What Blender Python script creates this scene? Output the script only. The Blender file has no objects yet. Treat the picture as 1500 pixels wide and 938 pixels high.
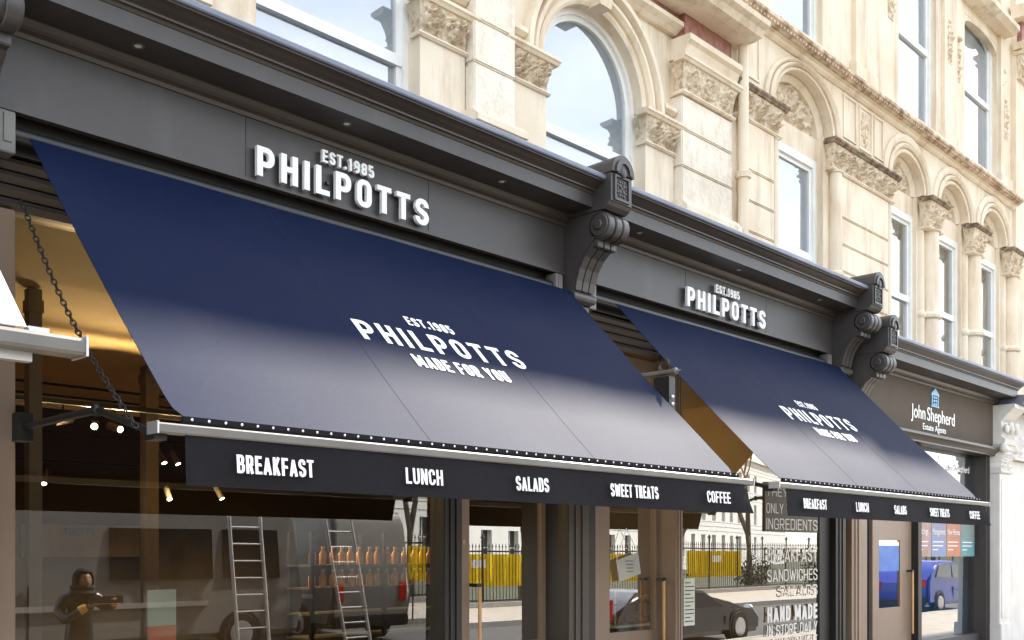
import bpy, bmesh, math, random
from mathutils import Vector, Matrix, noise
random.seed(7)
S = bpy.context.scene
C = S.collection
R = math.radians
pi = math.pi

# ------------------------------------------------------------------ camera
cam = bpy.data.cameras.new('camera'); co = bpy.data.objects.new('camera', cam); C.objects.link(co)
co.location = (0, -6.0, 1.7); co.rotation_euler = (R(90), 0, -math.atan(1.0375))
cam.sensor_width = 36; cam.lens = 35.86; cam.shift_y = 0.226; cam.clip_end = 2000; cam.clip_start = .05
S.camera = co
# ------------------------------------------------------------------ sky and sun
SUN = Vector((.702, .098, .705)).normalized()
w = bpy.data.worlds.new('World'); S.world = w; w.use_nodes = True
nt = w.node_tree; bg = nt.nodes['Background']
sky = nt.nodes.new('ShaderNodeTexSky'); sky.sky_type = 'NISHITA'; sky.sun_disc = False
sky.sun_elevation = math.asin(SUN.z); sky.sun_rotation = math.atan2(SUN.x, SUN.y)
sky.air_density = 1.0; sky.dust_density = 1.5; sky.ozone_density = 1.0
tc = nt.nodes.new('ShaderNodeTexCoord'); mp = nt.nodes.new('ShaderNodeMapping'); mp.inputs['Scale'].default_value = (1, 1, 2.2)
cn = nt.nodes.new('ShaderNodeTexNoise'); cn.inputs['Scale'].default_value = 2.6; cn.inputs['Detail'].default_value = 7; cn.inputs['Roughness'].default_value = .58
cr = nt.nodes.new('ShaderNodeValToRGB'); cr.color_ramp.elements[0].position = .25; cr.color_ramp.elements[1].position = .80
mx = nt.nodes.new('ShaderNodeMix'); mx.data_type = 'RGBA'; mx.inputs['B'].default_value = (7.4, 7.6, 8.0, 1)
nt.links.new(tc.outputs['Generated'], mp.inputs['Vector']); nt.links.new(mp.outputs[0], cn.inputs['Vector'])
nt.links.new(cn.outputs['Fac'], cr.inputs['Fac']); nt.links.new(cr.outputs['Color'], mx.inputs['Factor'])
nt.links.new(sky.outputs[0], mx.inputs['A']); nt.links.new(mx.outputs['Result'], bg.inputs['Color'])
bg.inputs['Strength'].default_value = .12
sl = bpy.data.lights.new('sun', 'SUN'); sl.energy = 4.0; sl.angle = R(1.5); sl.color = (1, .95, .87)
so = bpy.data.objects.new('sun', sl); C.objects.link(so); so.rotation_euler = SUN.to_track_quat('Z', 'Y').to_euler()
V = S.view_settings
V.view_transform = 'Standard'; V.look = 'None'; V.gamma = 1; V.use_curve_mapping = False
V.exposure = 2.04
V.use_white_balance = True; V.white_balance_temperature = 6750; V.white_balance_tint = 9
S.cycles.max_bounces = 8; S.cycles.diffuse_bounces = 5; S.cycles.glossy_bounces = 5
S.cycles.transparent_max_bounces = 16; S.cycles.caustics_reflective = False; S.cycles.caustics_refractive = False
S.cycles.sample_clamp_indirect = 6

# ------------------------------------------------------------------ materials
def mat(name, c1, c2=None, scale=6, rough=.6, bump=0, bscale=None, metal=0, spec=.5, detail=6, ramp=(.35, .65), coat=0, bdist=.01, vscale=None):
    m = bpy.data.materials.new(name); m.use_nodes = True; n = m.node_tree; p = n.nodes['Principled BSDF']
    p.inputs['Roughness'].default_value = rough; p.inputs['Metallic'].default_value = metal
    p.inputs['Specular IOR Level'].default_value = spec; p.inputs['Coat Weight'].default_value = coat
    p.inputs['Base Color'].default_value = (*c1, 1)
    t = n.nodes.new('ShaderNodeTexCoord'); src = t.outputs['Object']
    if vscale:
        q = n.nodes.new('ShaderNodeMapping'); q.inputs['Scale'].default_value = vscale
        n.links.new(src, q.inputs[0]); src = q.outputs[0]
    if c2:
        z = n.nodes.new('ShaderNodeTexNoise'); z.inputs['Scale'].default_value = scale; z.inputs['Detail'].default_value = detail
        r = n.nodes.new('ShaderNodeValToRGB'); r.color_ramp.elements[0].position = ramp[0]; r.color_ramp.elements[1].position = ramp[1]
        r.color_ramp.elements[0].color = (*c1, 1); r.color_ramp.elements[1].color = (*c2, 1)
        n.links.new(src, z.inputs['Vector']); n.links.new(z.outputs['Fac'], r.inputs['Fac']); n.links.new(r.outputs['Color'], p.inputs['Base Color'])
    if bump:
        z2 = n.nodes.new('ShaderNodeTexNoise'); z2.inputs['Scale'].default_value = bscale or scale * 4; z2.inputs['Detail'].default_value = 5
        b = n.nodes.new('ShaderNodeBump'); b.inputs['Strength'].default_value = bump; b.inputs['Distance'].default_value = bdist
        n.links.new(src, z2.inputs['Vector']); n.links.new(z2.outputs['Fac'], b.inputs['Height']); n.links.new(b.outputs[0], p.inputs['Normal'])
    return m
def stain(m, dark, amt, vs=(2.2, 2.2, .30), sc=2.0, lo=.50, hi=.72):
    n = m.node_tree; p = n.nodes['Principled BSDF']; inp = p.inputs['Base Color']; src = inp.links[0].from_socket
    t = n.nodes.new('ShaderNodeTexCoord'); q = n.nodes.new('ShaderNodeMapping'); q.inputs['Scale'].default_value = vs
    z = n.nodes.new('ShaderNodeTexNoise'); z.inputs['Scale'].default_value = sc; z.inputs['Detail'].default_value = 9; z.inputs['Roughness'].default_value = .65
    r = n.nodes.new('ShaderNodeMapRange'); r.inputs[1].default_value = lo; r.inputs[2].default_value = hi; r.inputs[4].default_value = amt
    x = n.nodes.new('ShaderNodeMix'); x.data_type = 'RGBA'; x.inputs['B'].default_value = (*dark, 1)
    n.links.new(t.outputs['Object'], q.inputs[0]); n.links.new(q.outputs[0], z.inputs['Vector']); n.links.new(z.outputs['Fac'], r.inputs[0]); n.links.new(r.outputs[0], x.inputs['Factor'])
    n.links.new(src, x.inputs['A']); n.links.new(x.outputs['Result'], inp)
def glow(name, c, s):
    m = bpy.data.materials.new(name); m.use_nodes = True; p = m.node_tree.nodes['Principled BSDF']
    p.inputs['Base Color'].default_value = (*c, 1); p.inputs['Emission Color'].default_value = (*c, 1); p.inputs['Emission Strength'].default_value = s
    return m
def glass(name, refl, ior=1.5, tint=(1, 1, 1), wob=0):
    m = bpy.data.materials.new(name); m.use_nodes = True; n = m.node_tree; n.nodes.clear()
    o = n.nodes.new('ShaderNodeOutputMaterial'); mix = n.nodes.new('ShaderNodeMixShader'); tr = n.nodes.new('ShaderNodeBsdfTransparent')
    gl = n.nodes.new('ShaderNodeBsdfGlossy'); gl.inputs['Roughness'].default_value = 0; tr.inputs[0].default_value = (*tint, 1)
    fr = n.nodes.new('ShaderNodeFresnel'); fr.inputs[0].default_value = ior
    ma = n.nodes.new('ShaderNodeMath'); ma.operation = 'ADD'; ma.use_clamp = True; ma.inputs[1].default_value = refl
    ge = n.nodes.new('ShaderNodeNewGeometry'); mb_ = n.nodes.new('ShaderNodeMath'); mb_.operation = 'SUBTRACT'; mb_.inputs[0].default_value = 1; n.links.new(ge.outputs['Backfacing'], mb_.inputs[1])   # only the outer face of a pane reflects
    mc = n.nodes.new('ShaderNodeMath'); mc.operation = 'MULTIPLY'; n.links.new(ma.outputs[0], mc.inputs[0]); n.links.new(mb_.outputs[0], mc.inputs[1])
    n.links.new(fr.outputs[0], ma.inputs[0]); n.links.new(mc.outputs[0], mix.inputs[0])
    n.links.new(tr.outputs[0], mix.inputs[1]); n.links.new(gl.outputs[0], mix.inputs[2]); n.links.new(mix.outputs[0], o.inputs[0])
    if wob:
        t = n.nodes.new('ShaderNodeTexCoord'); z = n.nodes.new('ShaderNodeTexNoise'); z.inputs['Scale'].default_value = .8; z.inputs['Detail'].default_value = 1
        b = n.nodes.new('ShaderNodeBump'); b.inputs['Strength'].default_value = wob; b.inputs['Distance'].default_value = .02
        n.links.new(t.outputs['Object'], z.inputs['Vector']); n.links.new(z.outputs['Fac'], b.inputs['Height']); n.links.new(b.outputs[0], gl.inputs['Normal'])
    return m
M = {}
M['stone'] = mat('cream_stone', (.70, .585, .445), (.78, .69, .555), 1.7, .85, .5, 30, spec=.2, bdist=.006)
M['carved'] = mat('carved_stone', (.63, .52, .385), (.72, .62, .48), 5, .85, .4, 40, spec=.2, bdist=.006)
M['block'] = mat('pale_block_stone', (.70, .625, .515), (.80, .735, .635), 2.4, .85, .8, 22, spec=.2, bdist=.012)
M['dirty'] = mat('weathered_stone', (.30, .20, .13), (.66, .53, .39), 7, .9, .6, 30, spec=.15, ramp=(.36, .60))
M['sooty'] = mat('sooty_stone', (.10, .075, .06), (.36, .27, .19), 9, .9, .5, 30, spec=.15)
M['red'] = mat('red_granite', (.24, .085, .065), (.36, .16, .12), 14, .5, .2, 60)
M['white_stone'] = mat('white_painted_stone', (.62, .60, .565), (.70, .68, .65), 3, .6, .2, 25)
M['white'] = mat('white_paint', (.80, .80, .78), (.74, .73, .70), 5, .35)
M['sign_white'] = mat('white_acrylic', (.86, .86, .85), None, 5, .3)
M['print'] = mat('white_print', (.80, .80, .80), None, 5, .7)
M['paint'] = mat('dark_grey_paint', (.042, .036, .034), (.050, .043, .041), 2.2, .42, .12, 120, bdist=.002)
M['paint2'] = mat('brown_grey_paint', (.24, .168, .12), (.26, .186, .136), 2.2, .45, .12, 120, bdist=.002)
M['moulding'] = mat('dark_brown_paint', (.046, .036, .029), (.056, .044, .036), 2, .38)
M['paint3'] = mat('umber_paint', (.098, .077, .060), (.108, .087, .069), 2.2, .75, .12, 120, spec=.15, bdist=.002)
M['dark'] = mat('near_black_paint', (.012, .011, .011), (.018, .016, .015), 3, .5)
M['lead'] = mat('lead_sheet', (.15, .165, .22), (.21, .225, .29), 3, .5, .2, 12)
M['valance'] = mat('valance_fabric', (.010, .009, .0115), (.012, .011, .0135), 30, .85, .3, 350, spec=.15, bdist=.002)
M['navy'] = mat('navy_canvas', (.0012, .0058, .027), (.0022, .0072, .033), 40, .72, .5, 380, spec=.10, bdist=.0015)
M['canvas_white'] = mat('white_canvas', (.78, .78, .76), (.82, .82, .80), 20, .8, .2, 300)
M['seam'] = mat('pale_thread', (.03, .04, .07), None, 5, .8)
M['bar'] = mat('grey_aluminium', (.13, .125, .115), (.16, .155, .145), 4, .5, metal=.2)
M['alu'] = mat('bright_aluminium', (.62, .62, .63), (.7, .7, .7), 4, .35, metal=.8)
M['black'] = mat('black_metal', (.010, .010, .011), None, 4, .4)
M['steel'] = mat('chain_steel', (.035, .033, .032), None, 4, .4, metal=.5)
M['wood'] = mat('dark_slat_wood', (.030, .020, .014), (.045, .030, .021), 3, .5, vscale=(1, 8, 8))
M['handle'] = mat('light_wood', (.55, .30, .13), (.62, .38, .18), 5, .4, vscale=(8, 8, 1))
M['ochre'] = mat('ochre_plaster', (.54, .39, .20), (.58, .43, .23), 2, .9)
M['inwall'] = mat('brown_wall', (.055, .042, .032), (.07, .055, .04), 1.2, .8)
M['incol'] = mat('cream_timber', (.20, .165, .12), (.25, .205, .15), 2, .7, vscale=(3, 3, .4))
M['floor_in'] = mat('shop_floor', (.16, .11, .075), (.22, .16, .11), 3, .5)
M['beam'] = mat('beige_beam', (.50, .42, .30), None, 3, .7)
M['board'] = mat('pale_board', (.55, .56, .44), (.6, .6, .5), 3, .7)
M['orange'] = mat('orange_red', (.72, .22, .10), None, 3, .6)
M['lamp'] = glow('lamp_glow', (1, .86, .62), 14)
M['asphalt'] = mat('asphalt', (.045, .045, .046), (.065, .064, .062), 12, .9, .5, 80)
M['paving'] = mat('stone_paving', (.30, .26, .22), (.38, .34, .29), 2.5, .85, .3, 20)
M['kerb'] = mat('kerb_granite', (.30, .29, .28), (.38, .37, .35), 12, .8)
M['lawn'] = mat('lawn', (.035, .045, .020), (.055, .06, .03), 8, .9, .6, 60)
M['yellow'] = mat('yellow_sheet', (.86, .64, .012), (.90, .70, .02), 4, .6, .4, 6)
M['bldg'] = mat('white_render', (.74, .73, .70), (.80, .79, .76), 1, .8, .2, 20)
M['bldgwin'] = mat('dark_window', (.03, .035, .04), None, 3, .15)
M['bark'] = mat('grey_bark', (.10, .08, .06), (.17, .14, .11), 9, .9, .5, 30)
M['van'] = mat('grey_van_paint', (.21, .205, .195), (.225, .22, .21), 3, .32, coat=.5)
M['blue'] = mat('blue_car_paint', (.004, .03, .40), None, 3, .3, coat=.3)
M['blackcar'] = mat('black_car_paint', (.012, .012, .015), None, 3, .3, coat=.7)
M['tyre'] = mat('tyre_rubber', (.015, .015, .015), None, 3, .8)
M['carglass'] = mat('car_glass', (.012, .014, .016), None, 3, .08)
M['redlamp'] = mat('red_tail_lamp', (.5, .02, .015), None, 3, .2)
M['skin'] = mat('dark_skin', (.20, .095, .052), (.24, .12, .068), 9, .5)
M['leather'] = mat('black_leather', (.010, .010, .011), (.016, .015, .015), 9, .32, .3, 40)
M['hood'] = mat('black_knit', (.012, .011, .011), None, 9, .9)
M['gold'] = mat('amber_cloth', (.62, .30, .05), (.72, .42, .10), 14, .7)
M['film'] = mat('grey_window_film', (.12, .115, .09), None, 3, .7)
M['card'] = mat('grey_card', (.42, .42, .40), (.50, .50, .47), 6, .8)
M['paper'] = mat('pale_paper', (.66, .68, .60), None, 6, .8)
M['ink'] = mat('dark_ink', (.03, .03, .03), None, 6, .8)
M['bread'] = mat('bread_crust', (.34, .17, .07), (.50, .29, .13), 12, .7, .3, 40)
M['juice'] = mat('orange_juice', (.62, .22, .02), (.75, .42, .03), 6, .25)
M['cap'] = mat('pale_cap', (.8, .6, .55), None, 6, .4)
M['posterA'] = mat('rosy_brown_poster', (.30, .18, .15), (.42, .27, .24), 4, .5)
M['posterB'] = mat('blue_poster', (.14, .25, .50), (.30, .20, .20), 1.6, .5)
M['posterC'] = mat('orange_poster', (.55, .20, .09), (.32, .16, .14), 1.6, .5)
M['posterD'] = mat('teal_poster', (.05, .32, .38), (.25, .16, .12), 2.0, .5)
M['bluepanel'] = mat('deep_blue_panel', (.012, .10, .42), (.02, .16, .55), 5, .3)
M['signblue'] = mat('pale_blue_icon', (.22, .48, .72), None, 5, .4)
M['redbrick'] = mat('dark_red_cloth', (.13, .03, .02), (.2, .06, .04), 7, .8)
M['blind'] = mat('white_blind', (.40, .45, .52), (.50, .54, .60), 1, .8)
M['curtain'] = mat('pale_curtain', (.74, .74, .72), (.55, .55, .54), 4, .9, vscale=(4, 4, .1))
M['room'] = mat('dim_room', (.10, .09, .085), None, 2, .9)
stain(M['stone'], (.40, .28, .17), .65); stain(M['block'], (.46, .35, .24), .5, (3, 3, 1.5), 3.0); stain(M['carved'], (.27, .165, .085), .75, (5, 5, 4), 4.0, .47, .66); stain(M['white_stone'], (.5, .47, .43), .5)
stain(M['paint'], (.075, .070, .066), .6, (1.2, 1.2, .4), 2.5); stain(M['paint2'], (.20, .15, .115), .6, (2, 2, .3), 2.5); stain(M['navy'], (.008, .013, .034), .5, (1, 1, 1), 1.6, .45, .75)
G_shop = glass('shop_glass', .22, 1.5, (.93, .95, .93), .05)
G_up = glass('upper_glass', .26, 1.5, (.9, .93, .95), .06)
G_shop2 = glass('street_facing_glass', .40, 1.5, (.93, .95, .93), .05)
G_est = glass('office_glass', .36, 1.5, (.9, .93, .96), .04)

# ------------------------------------------------------------------ builders
def wloc(o):
    v = Vector((0, 0, 0))
    while o: v += o.location; o = o.parent
    return v
def tag(o, label=None, cat=None, group=None, kind=None):
    if label: o['label'] = label
    if cat: o['category'] = cat
    if group: o['group'] = group
    if kind: o['kind'] = kind
    return o
def thing(name, label, cat, loc=(0, 0, 0), group=None):
    o = bpy.data.objects.new(name, None); C.objects.link(o); o.location = loc; o.empty_display_size = .1
    return tag(o, label, cat, group)
class MB:
    def __init__(s): s.b = bmesh.new()
    def face(s, vs):
        try: return s.b.faces.new(vs)
        except ValueError: return None
    def box(s, x0, x1, y0, y1, z0, z1, bev=0):
        v = [s.b.verts.new(p) for p in ((x0, y0, z0), (x1, y0, z0), (x1, y1, z0), (x0, y1, z0), (x0, y0, z1), (x1, y0, z1), (x1, y1, z1), (x0, y1, z1))]
        f = [s.face([v[i] for i in q]) for q in ((0, 3, 2, 1), (4, 5, 6, 7), (0, 1, 5, 4), (1, 2, 6, 5), (2, 3, 7, 6), (3, 0, 4, 7))]
        if bev:
            es = list({e for q in f for e in q.edges})
            bmesh.ops.bevel(s.b, geom=es, offset=bev, segments=2, affect='EDGES')
        return s
    def prism(s, prof, x0, x1):           # (y,z) outline along X
        a = [s.b.verts.new((x0, y, z)) for y, z in prof]; b = [s.b.verts.new((x1, y, z)) for y, z in prof]
        n = len(prof)
        for i in range(n): s.face((a[i], a[(i + 1) % n], b[(i + 1) % n], b[i]))
        s.face(a[::-1]); s.face(b); return s
    def plate(s, prof, y0, y1):           # (x,z) outline along Y
        a = [s.b.verts.new((x, y0, z)) for x, z in prof]; b = [s.b.verts.new((x, y1, z)) for x, z in prof]
        n = len(prof)
        for i in range(n): s.face((a[i], b[i], b[(i + 1) % n], a[(i + 1) % n]))
        s.face(a); s.face(b[::-1]); return s
    def sweep(s, rings, closed=True, caps=True):
        rs = [[s.b.verts.new(p) for p in r] for r in rings]
        n = len(rs[0])
        for i in range(len(rs) - 1):
            for j in range(n if closed else n - 1):
                s.face((rs[i][j], rs[i][(j + 1) % n], rs[i + 1][(j + 1) % n], rs[i + 1][j]))
        if caps and closed: s.face(rs[0][::-1]); s.face(rs[-1])
        return s
    def tube(s, pts, r, n=8):
        pts = [Vector(p) for p in pts]; rings = []
        rr = r if isinstance(r, (list, tuple)) else [r] * len(pts)
        for i, p in enumerate(pts):
            d = (pts[min(i + 1, len(pts) - 1)] - pts[max(i - 1, 0)]).normalized()
            u = d.cross(Vector((0, 0, 1)));  u = d.cross(Vector((1, 0, 0))) if u.length < .05 else u
            u.normalize(); v = d.cross(u)
            rings.append([p + (u * math.cos(2 * pi * k / n) + v * math.sin(2 * pi * k / n)) * rr[i] for k in range(n)])
        return s.sweep(rings)
    def lathe(s, c, prof, n=20):          # (r,z) about a vertical axis
        return s.sweep([[(c[0] + r * math.cos(2 * pi * k / n), c[1] + r * math.sin(2 * pi * k / n), c[2] + z) for k in range(n)] for r, z in prof])
    def ball(s, c, r, sc=(1, 1, 1), seg=12):
        bmesh.ops.create_uvsphere(s.b, u_segments=seg, v_segments=max(6, seg * 2 // 3), radius=r,
                                  matrix=Matrix.Translation(c) @ Matrix.Diagonal((*sc, 1))); return s
    def archwall(s, x0, x1, zt, cx, rx, rz, zs, y0, y1, n=28):   # wall over an arch: rectangle minus half ellipse
        xs = [cx - rx * math.cos(pi * i / n) for i in range(n + 1)]; zz = [zs + rz * math.sin(pi * i / n) for i in range(n + 1)]
        f0 = [s.b.verts.new((x, y0, z)) for x, z in zip(xs, zz)]; f1 = [s.b.verts.new((x, y0, zt)) for x in xs]
        b0 = [s.b.verts.new((x, y1, z)) for x, z in zip(xs, zz)]
        for i in range(n):
            s.face((f0[i], f0[i + 1], f1[i + 1], f1[i])); s.face((f0[i + 1], f0[i], b0[i], b0[i + 1]))
        if x0 < cx - rx - 1e-4: s.box(x0, cx - rx, y0, y1, zs, zt)
        if x1 > cx + rx + 1e-4: s.box(cx + rx, x1, y0, y1, zs, zt)
        return s
    def ring(s, cx, zs, rx, rz, prof, n=36, a0=0, a1=pi, kz=1):        # moulding: (dr,y) outline swept round an arch
        rings = []
        for i in range(n + 1):
            a = a0 + (a1 - a0) * i / n
            rings.append([(cx - (rx + d) * math.cos(a), y, zs + (rz + d * kz) * math.sin(a)) for d, y in prof])
        return s.sweep(rings)
    def grid(s, P):
        vs = [[s.b.verts.new(p) for p in row] for row in P]
        for i in range(len(vs) - 1):
            for j in range(len(vs[0]) - 1): s.face((vs[i][j], vs[i][j + 1], vs[i + 1][j + 1], vs[i + 1][j]))
        return vs
    def build(s, name, m, parent=None, label=None, cat=None, group=None, kind=None, smooth=None, loc=None):
        bmesh.ops.recalc_face_normals(s.b, faces=s.b.faces)
        base = wloc(parent) if parent else Vector(loc or (0, 0, 0))
        if base.length: bmesh.ops.translate(s.b, verts=s.b.verts, vec=-base)
        me = bpy.data.meshes.new(name); s.b.to_mesh(me); s.b.free(); me.materials.append(m)
        o = bpy.data.objects.new(name, me); C.objects.link(o)
        if parent: o.parent = parent
        elif loc: o.location = loc
        if smooth is not None:
            me.polygons.foreach_set('use_smooth', [True] * len(me.polygons))
            me.set_sharp_from_angle(angle=R(smooth))
        return tag(o, label, cat, group, kind)
def dup(o, off=(0, 0, 0), par=None):
    c = o.copy(); C.objects.link(c)
    if par: c.parent = par
    else: c.location = o.location + Vector(off)
    for ch in [x for x in o.children]: dup(ch, par=c)
    return c

def glyph(ch, W, t):
    """centre lines of a bold condensed capital, height 1; [(points, closed)]"""
    a = t / 2; h = t * .42; L, Rr, B_, T_ = a, W - a, h, 1 - h; r = min(.20, (W - t) / 2 * .98); m = .46
    def arc(cx, cy, a0, a1, n=5): return [(cx + r * math.cos(R(a0 + (a1 - a0) * i / n)), cy + r * math.sin(R(a0 + (a1 - a0) * i / n))) for i in range(n + 1)]
    TL, TR, BR, BL = arc(L + r, T_ - r, 180, 90), arc(Rr - r, T_ - r, 90, 0), arc(Rr - r, B_ + r, 0, -90), arc(L + r, B_ + r, 270, 180)
    stem = ([(L, 0), (L, 1)], 0)
    bowl = lambda y0, y1: ([(L, y1)] + arc(Rr - r, y1 - min(r, (y1 - y0) / 2), 90, 0) + arc(Rr - r, y0 + min(r, (y1 - y0) / 2), 0, -90) + [(L, y0)], 0)
    if r > (T_ - m) / 2: r = (T_ - m) / 2 * .98
    c = W / 2
    G = {'I': [([(a, 0), (a, 1)], 0)], 'H': [stem, ([(Rr, 0), (Rr, 1)], 0), ([(L, .5), (Rr, .5)], 0)], 'L': [stem, ([(L, B_), (W, B_)], 0)],
         'E': [stem, ([(L, B_), (W, B_)], 0), ([(L, T_), (W, T_)], 0), ([(L, .52), (W * .92, .52)], 0)], 'F': [stem, ([(L, T_), (W, T_)], 0), ([(L, .50), (W * .92, .50)], 0)],
         'T': [([(c, 0), (c, 1)], 0), ([(0, T_), (W, T_)], 0)], 'P': [stem, bowl(m - .04, T_)], 'R': [stem, bowl(m, T_), ([(c, m), (Rr, 0)], 0)],
         'B': [stem, bowl(.52, T_), bowl(B_, .52)], 'D': [stem, ([(L, T_)] + TR + BR + [(L, B_)], 0)], 'O': [(TL + TR + BR + BL, 1)],
         'C': [([(Rr, .64)] + TR[::-1] + TL[::-1] + BL[::-1] + BR[::-1] + [(Rr, .36)], 0)], 'G': [([(Rr, .66)] + TR[::-1] + TL[::-1] + BL[::-1] + BR[::-1] + [(Rr, .46), (c, .46)], 0)],
         'U': [([(L, 1)] + BL[::-1] + BR[::-1] + [(Rr, 1)], 0)], 'S': [([(Rr, .70)] + TR[::-1] + TL[::-1] + [(L, .66), (L + .06, .57), (Rr - .06, .43), (Rr, .34)] + BR + BL + [(L, .30)], 0)],
         'A': [([(a * .8, 0), (c, T_ + .0)], 0), ([(W - a * .8, 0), (c, T_)], 0), ([(W * .2, .25), (W * .8, .25)], 0)], 'Y': [([(a * .8, 1), (c, .42)], 0), ([(W - a * .8, 1), (c, .42)], 0), ([(c, .46), (c, 0)], 0)],
         'V': [([(a * .8, 1), (c, 0)], 0), ([(W - a * .8, 1), (c, 0)], 0)], 'N': [stem, ([(Rr, 0), (Rr, 1)], 0), ([(L, .97), (Rr, .03)], 0)],
         'M': [stem, ([(Rr, 0), (Rr, 1)], 0), ([(L, .97), (c, .2)], 0), ([(Rr, .97), (c, .2)], 0)], 'W': [([(a * .7, 1), (W * .27, .03)], 0), ([(W * .27, .03), (c, .9)], 0), ([(c, .9), (W * .73, .03)], 0), ([(W * .73, .03), (W - a * .7, 1)], 0)],
         'K': [stem, ([(L, .36), (Rr, 1)], 0), ([(W * .42, .56), (Rr, 0)], 0)], '.': [([(a, 0), (a, t)], 0)], '1': [([(W * .6, 0), (W * .6, 1)], 0), ([(W * .6, .93), (W * .12, .78)], 0)],
         '9': [(TL + TR + arc(Rr - r, m + r, 0, -90) + arc(L + r, m + r, 270, 180), 1), ([(Rr, .7)] + BR + BL + [(L, .26)], 0)], '8': [(TL + TR + arc(Rr - r, .52 + r, 0, -90) + arc(L + r, .52 + r, 270, 180), 1), (arc(L + r, .52 - r, 180, 90) + arc(Rr - r, .52 - r, 90, 0) + BR + BL, 1)],
         '5': [([(Rr, T_), (L, T_), (L, .55)], 0), ([(L, .52), (c, .58)] + arc(Rr - r, .58 - r, 90, 0) + BR + BL + [(L, .28)], 0)]}
    return G[ch]
WID = {'I': None, '.': None, '1': .7, 'M': 1.35, 'W': 1.5, ' ': .45, 'L': .86, 'F': .9, 'E': .9, 'A': 1.1, 'Y': 1.05, 'V': 1.05, 'T': .98}
def letters(mb, s, w, h, fn, depth=.004, t=.2, gap=.3, only=None):
    ws = [WID.get(c, 1.0) for c in s]; n = len(s); tt = t
    fix = sum(tt for x in ws if x is None); rel = sum(x for x in ws if x is not None); A_ = w / h
    Wc = (A_ - fix) / (rel + gap * (n - 1)); X = 0
    for ci, (c, wr) in enumerate(zip(s, ws)):
        W_ = tt if wr is None else wr * Wc
        if c != ' ' and (only is None or only[0] <= ci < only[1]):
            for k, (pts, closed) in enumerate(glyph(c, W_, tt)):
                q = []
                for p in pts:
                    if not q or math.hypot(p[0] - q[-1][0], p[1] - q[-1][1]) > 1e-4: q.append(p)
                if closed and math.hypot(q[0][0] - q[-1][0], q[0][1] - q[-1][1]) < 1e-4: q.pop()
                m_ = len(q); lo, hi = [], []
                for i, p in enumerate(q):
                    a_ = q[i - 1] if (closed or i > 0) else None; b_ = q[(i + 1) % m_] if (closed or i < m_ - 1) else None
                    d1 = Vector((p[0] - a_[0], p[1] - a_[1])).normalized() if a_ else None; d2 = Vector((b_[0] - p[0], b_[1] - p[1])).normalized() if b_ else None
                    d1 = d1 or d2; d2 = d2 or d1; n1 = Vector((-d1.y, d1.x)); n2 = Vector((-d2.y, d2.x)); nm = (n1 + n2).normalized(); kk = 1 / max(.5, nm.dot(n1))
                    vert = abs(nm.x); half = tt / 2 * (vert + (1 - vert) * .84) * kk
                    lo.append((p[0] - nm.x * half, p[1] - nm.y * half)); hi.append((p[0] + nm.x * half, p[1] + nm.y * half))
                e = depth + k * 7e-5 * (1 if depth < .01 else 4)
                rg = []
                for i in range(m_): rg.append([fn((X + u[0]) * h - w / 2, u[1] * h - h / 2, d) for u, d in ((lo[i], 0), (hi[i], 0), (hi[i], e), (lo[i], e))])
                if closed: rg.append(rg[0])
                mb.sweep(rg, True, not closed)
        X += W_ + gap * Wc
    return mb
def text(mb, s, w, h, fn, depth=.004, bold=0, space=1.0, align=0):   # fits the words to w x h, fn maps (x,z,out) to the world
    cu = bpy.data.curves.new('t', 'FONT'); cu.body = s; cu.size = 1; cu.offset = bold; cu.space_character = space; cu.resolution_u = 3
    o = bpy.data.objects.new('t', cu); C.objects.link(o); dg = bpy.context.evaluated_depsgraph_get(); dg.update()
    me = bpy.data.meshes.new_from_object(o.evaluated_get(dg))
    bpy.data.objects.remove(o); bpy.data.curves.remove(cu)
    xs = [v.co.x for v in me.vertices]; ys = [v.co.y for v in me.vertices]
    x0, x1, y0, y1 = min(xs), max(xs), min(ys), max(ys)
    if s.upper() != s: y0, y1 = -.2, .75
    t = bmesh.new(); t.from_mesh(me); bpy.data.meshes.remove(me)
    g = bmesh.ops.extrude_face_region(t, geom=list(t.faces))
    for v in g['geom']:
        if isinstance(v, bmesh.types.BMVert): v.co.z = 1
    t.verts.index_update()
    nv = [mb.b.verts.new(fn((v.co.x - x0) / (x1 - x0) * w - (w / 2 if align == 0 else 0), (v.co.y - y0) / (y1 - y0) * h - h / 2, v.co.z * depth)) for v in t.verts]
    for f in t.faces: mb.face([nv[v.index] for v in f.verts])
    t.free(); return mb
def words(name, m, par, s, *a):
    i = 0
    for wd_ in s.split(' '):
        letters(mb := MB(), s, *a, only=(i, i + len(wd_))); mb.build(name, m, par); i += len(wd_) + 1
def on_wall(cx, y, cz): return lambda a, b, d: (cx + a, y - d, cz + b)

# carved relief ----------------------------------------------------
def motif(u, v, ar, nm, seed):            # leafy scrolls along a band, u,v in 0..1
    x = u * nm; i = min(int(x), nm - 1); fx = (x - i - .5) * ar / nm; fz = v - .47
    if i % 2 == 1: fx = -fx
    r = math.hypot(fx, fz); a = math.atan2(fz, fx); h = 0
    r0 = .30
    h += .75 * math.exp(-((r - r0 * (1 + .10 * math.cos(5 * a + seed))) / .055) ** 2)
    h += .85 * math.exp(-((r - .17 - .02 * a) / .045) ** 2) * (1 if a > -2.2 else .2)
    h += .95 * math.exp(-(r / .075) ** 2)
    h += .55 * max(0, math.cos(7 * a + 3 * r * 9)) * math.exp(-((r - .40) / .10) ** 2)
    nz = noise.noise(Vector((u * ar * 9 + seed * 3.1, v * 9, seed)))
    n2 = noise.noise(Vector((u * ar * 19 + seed, v * 19, 2.2)))
    return min(1.0, max(0, h * (.75 + .6 * nz) + .30 * abs(n2) + .10 * nz)) ** 1.25 * .8
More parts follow.
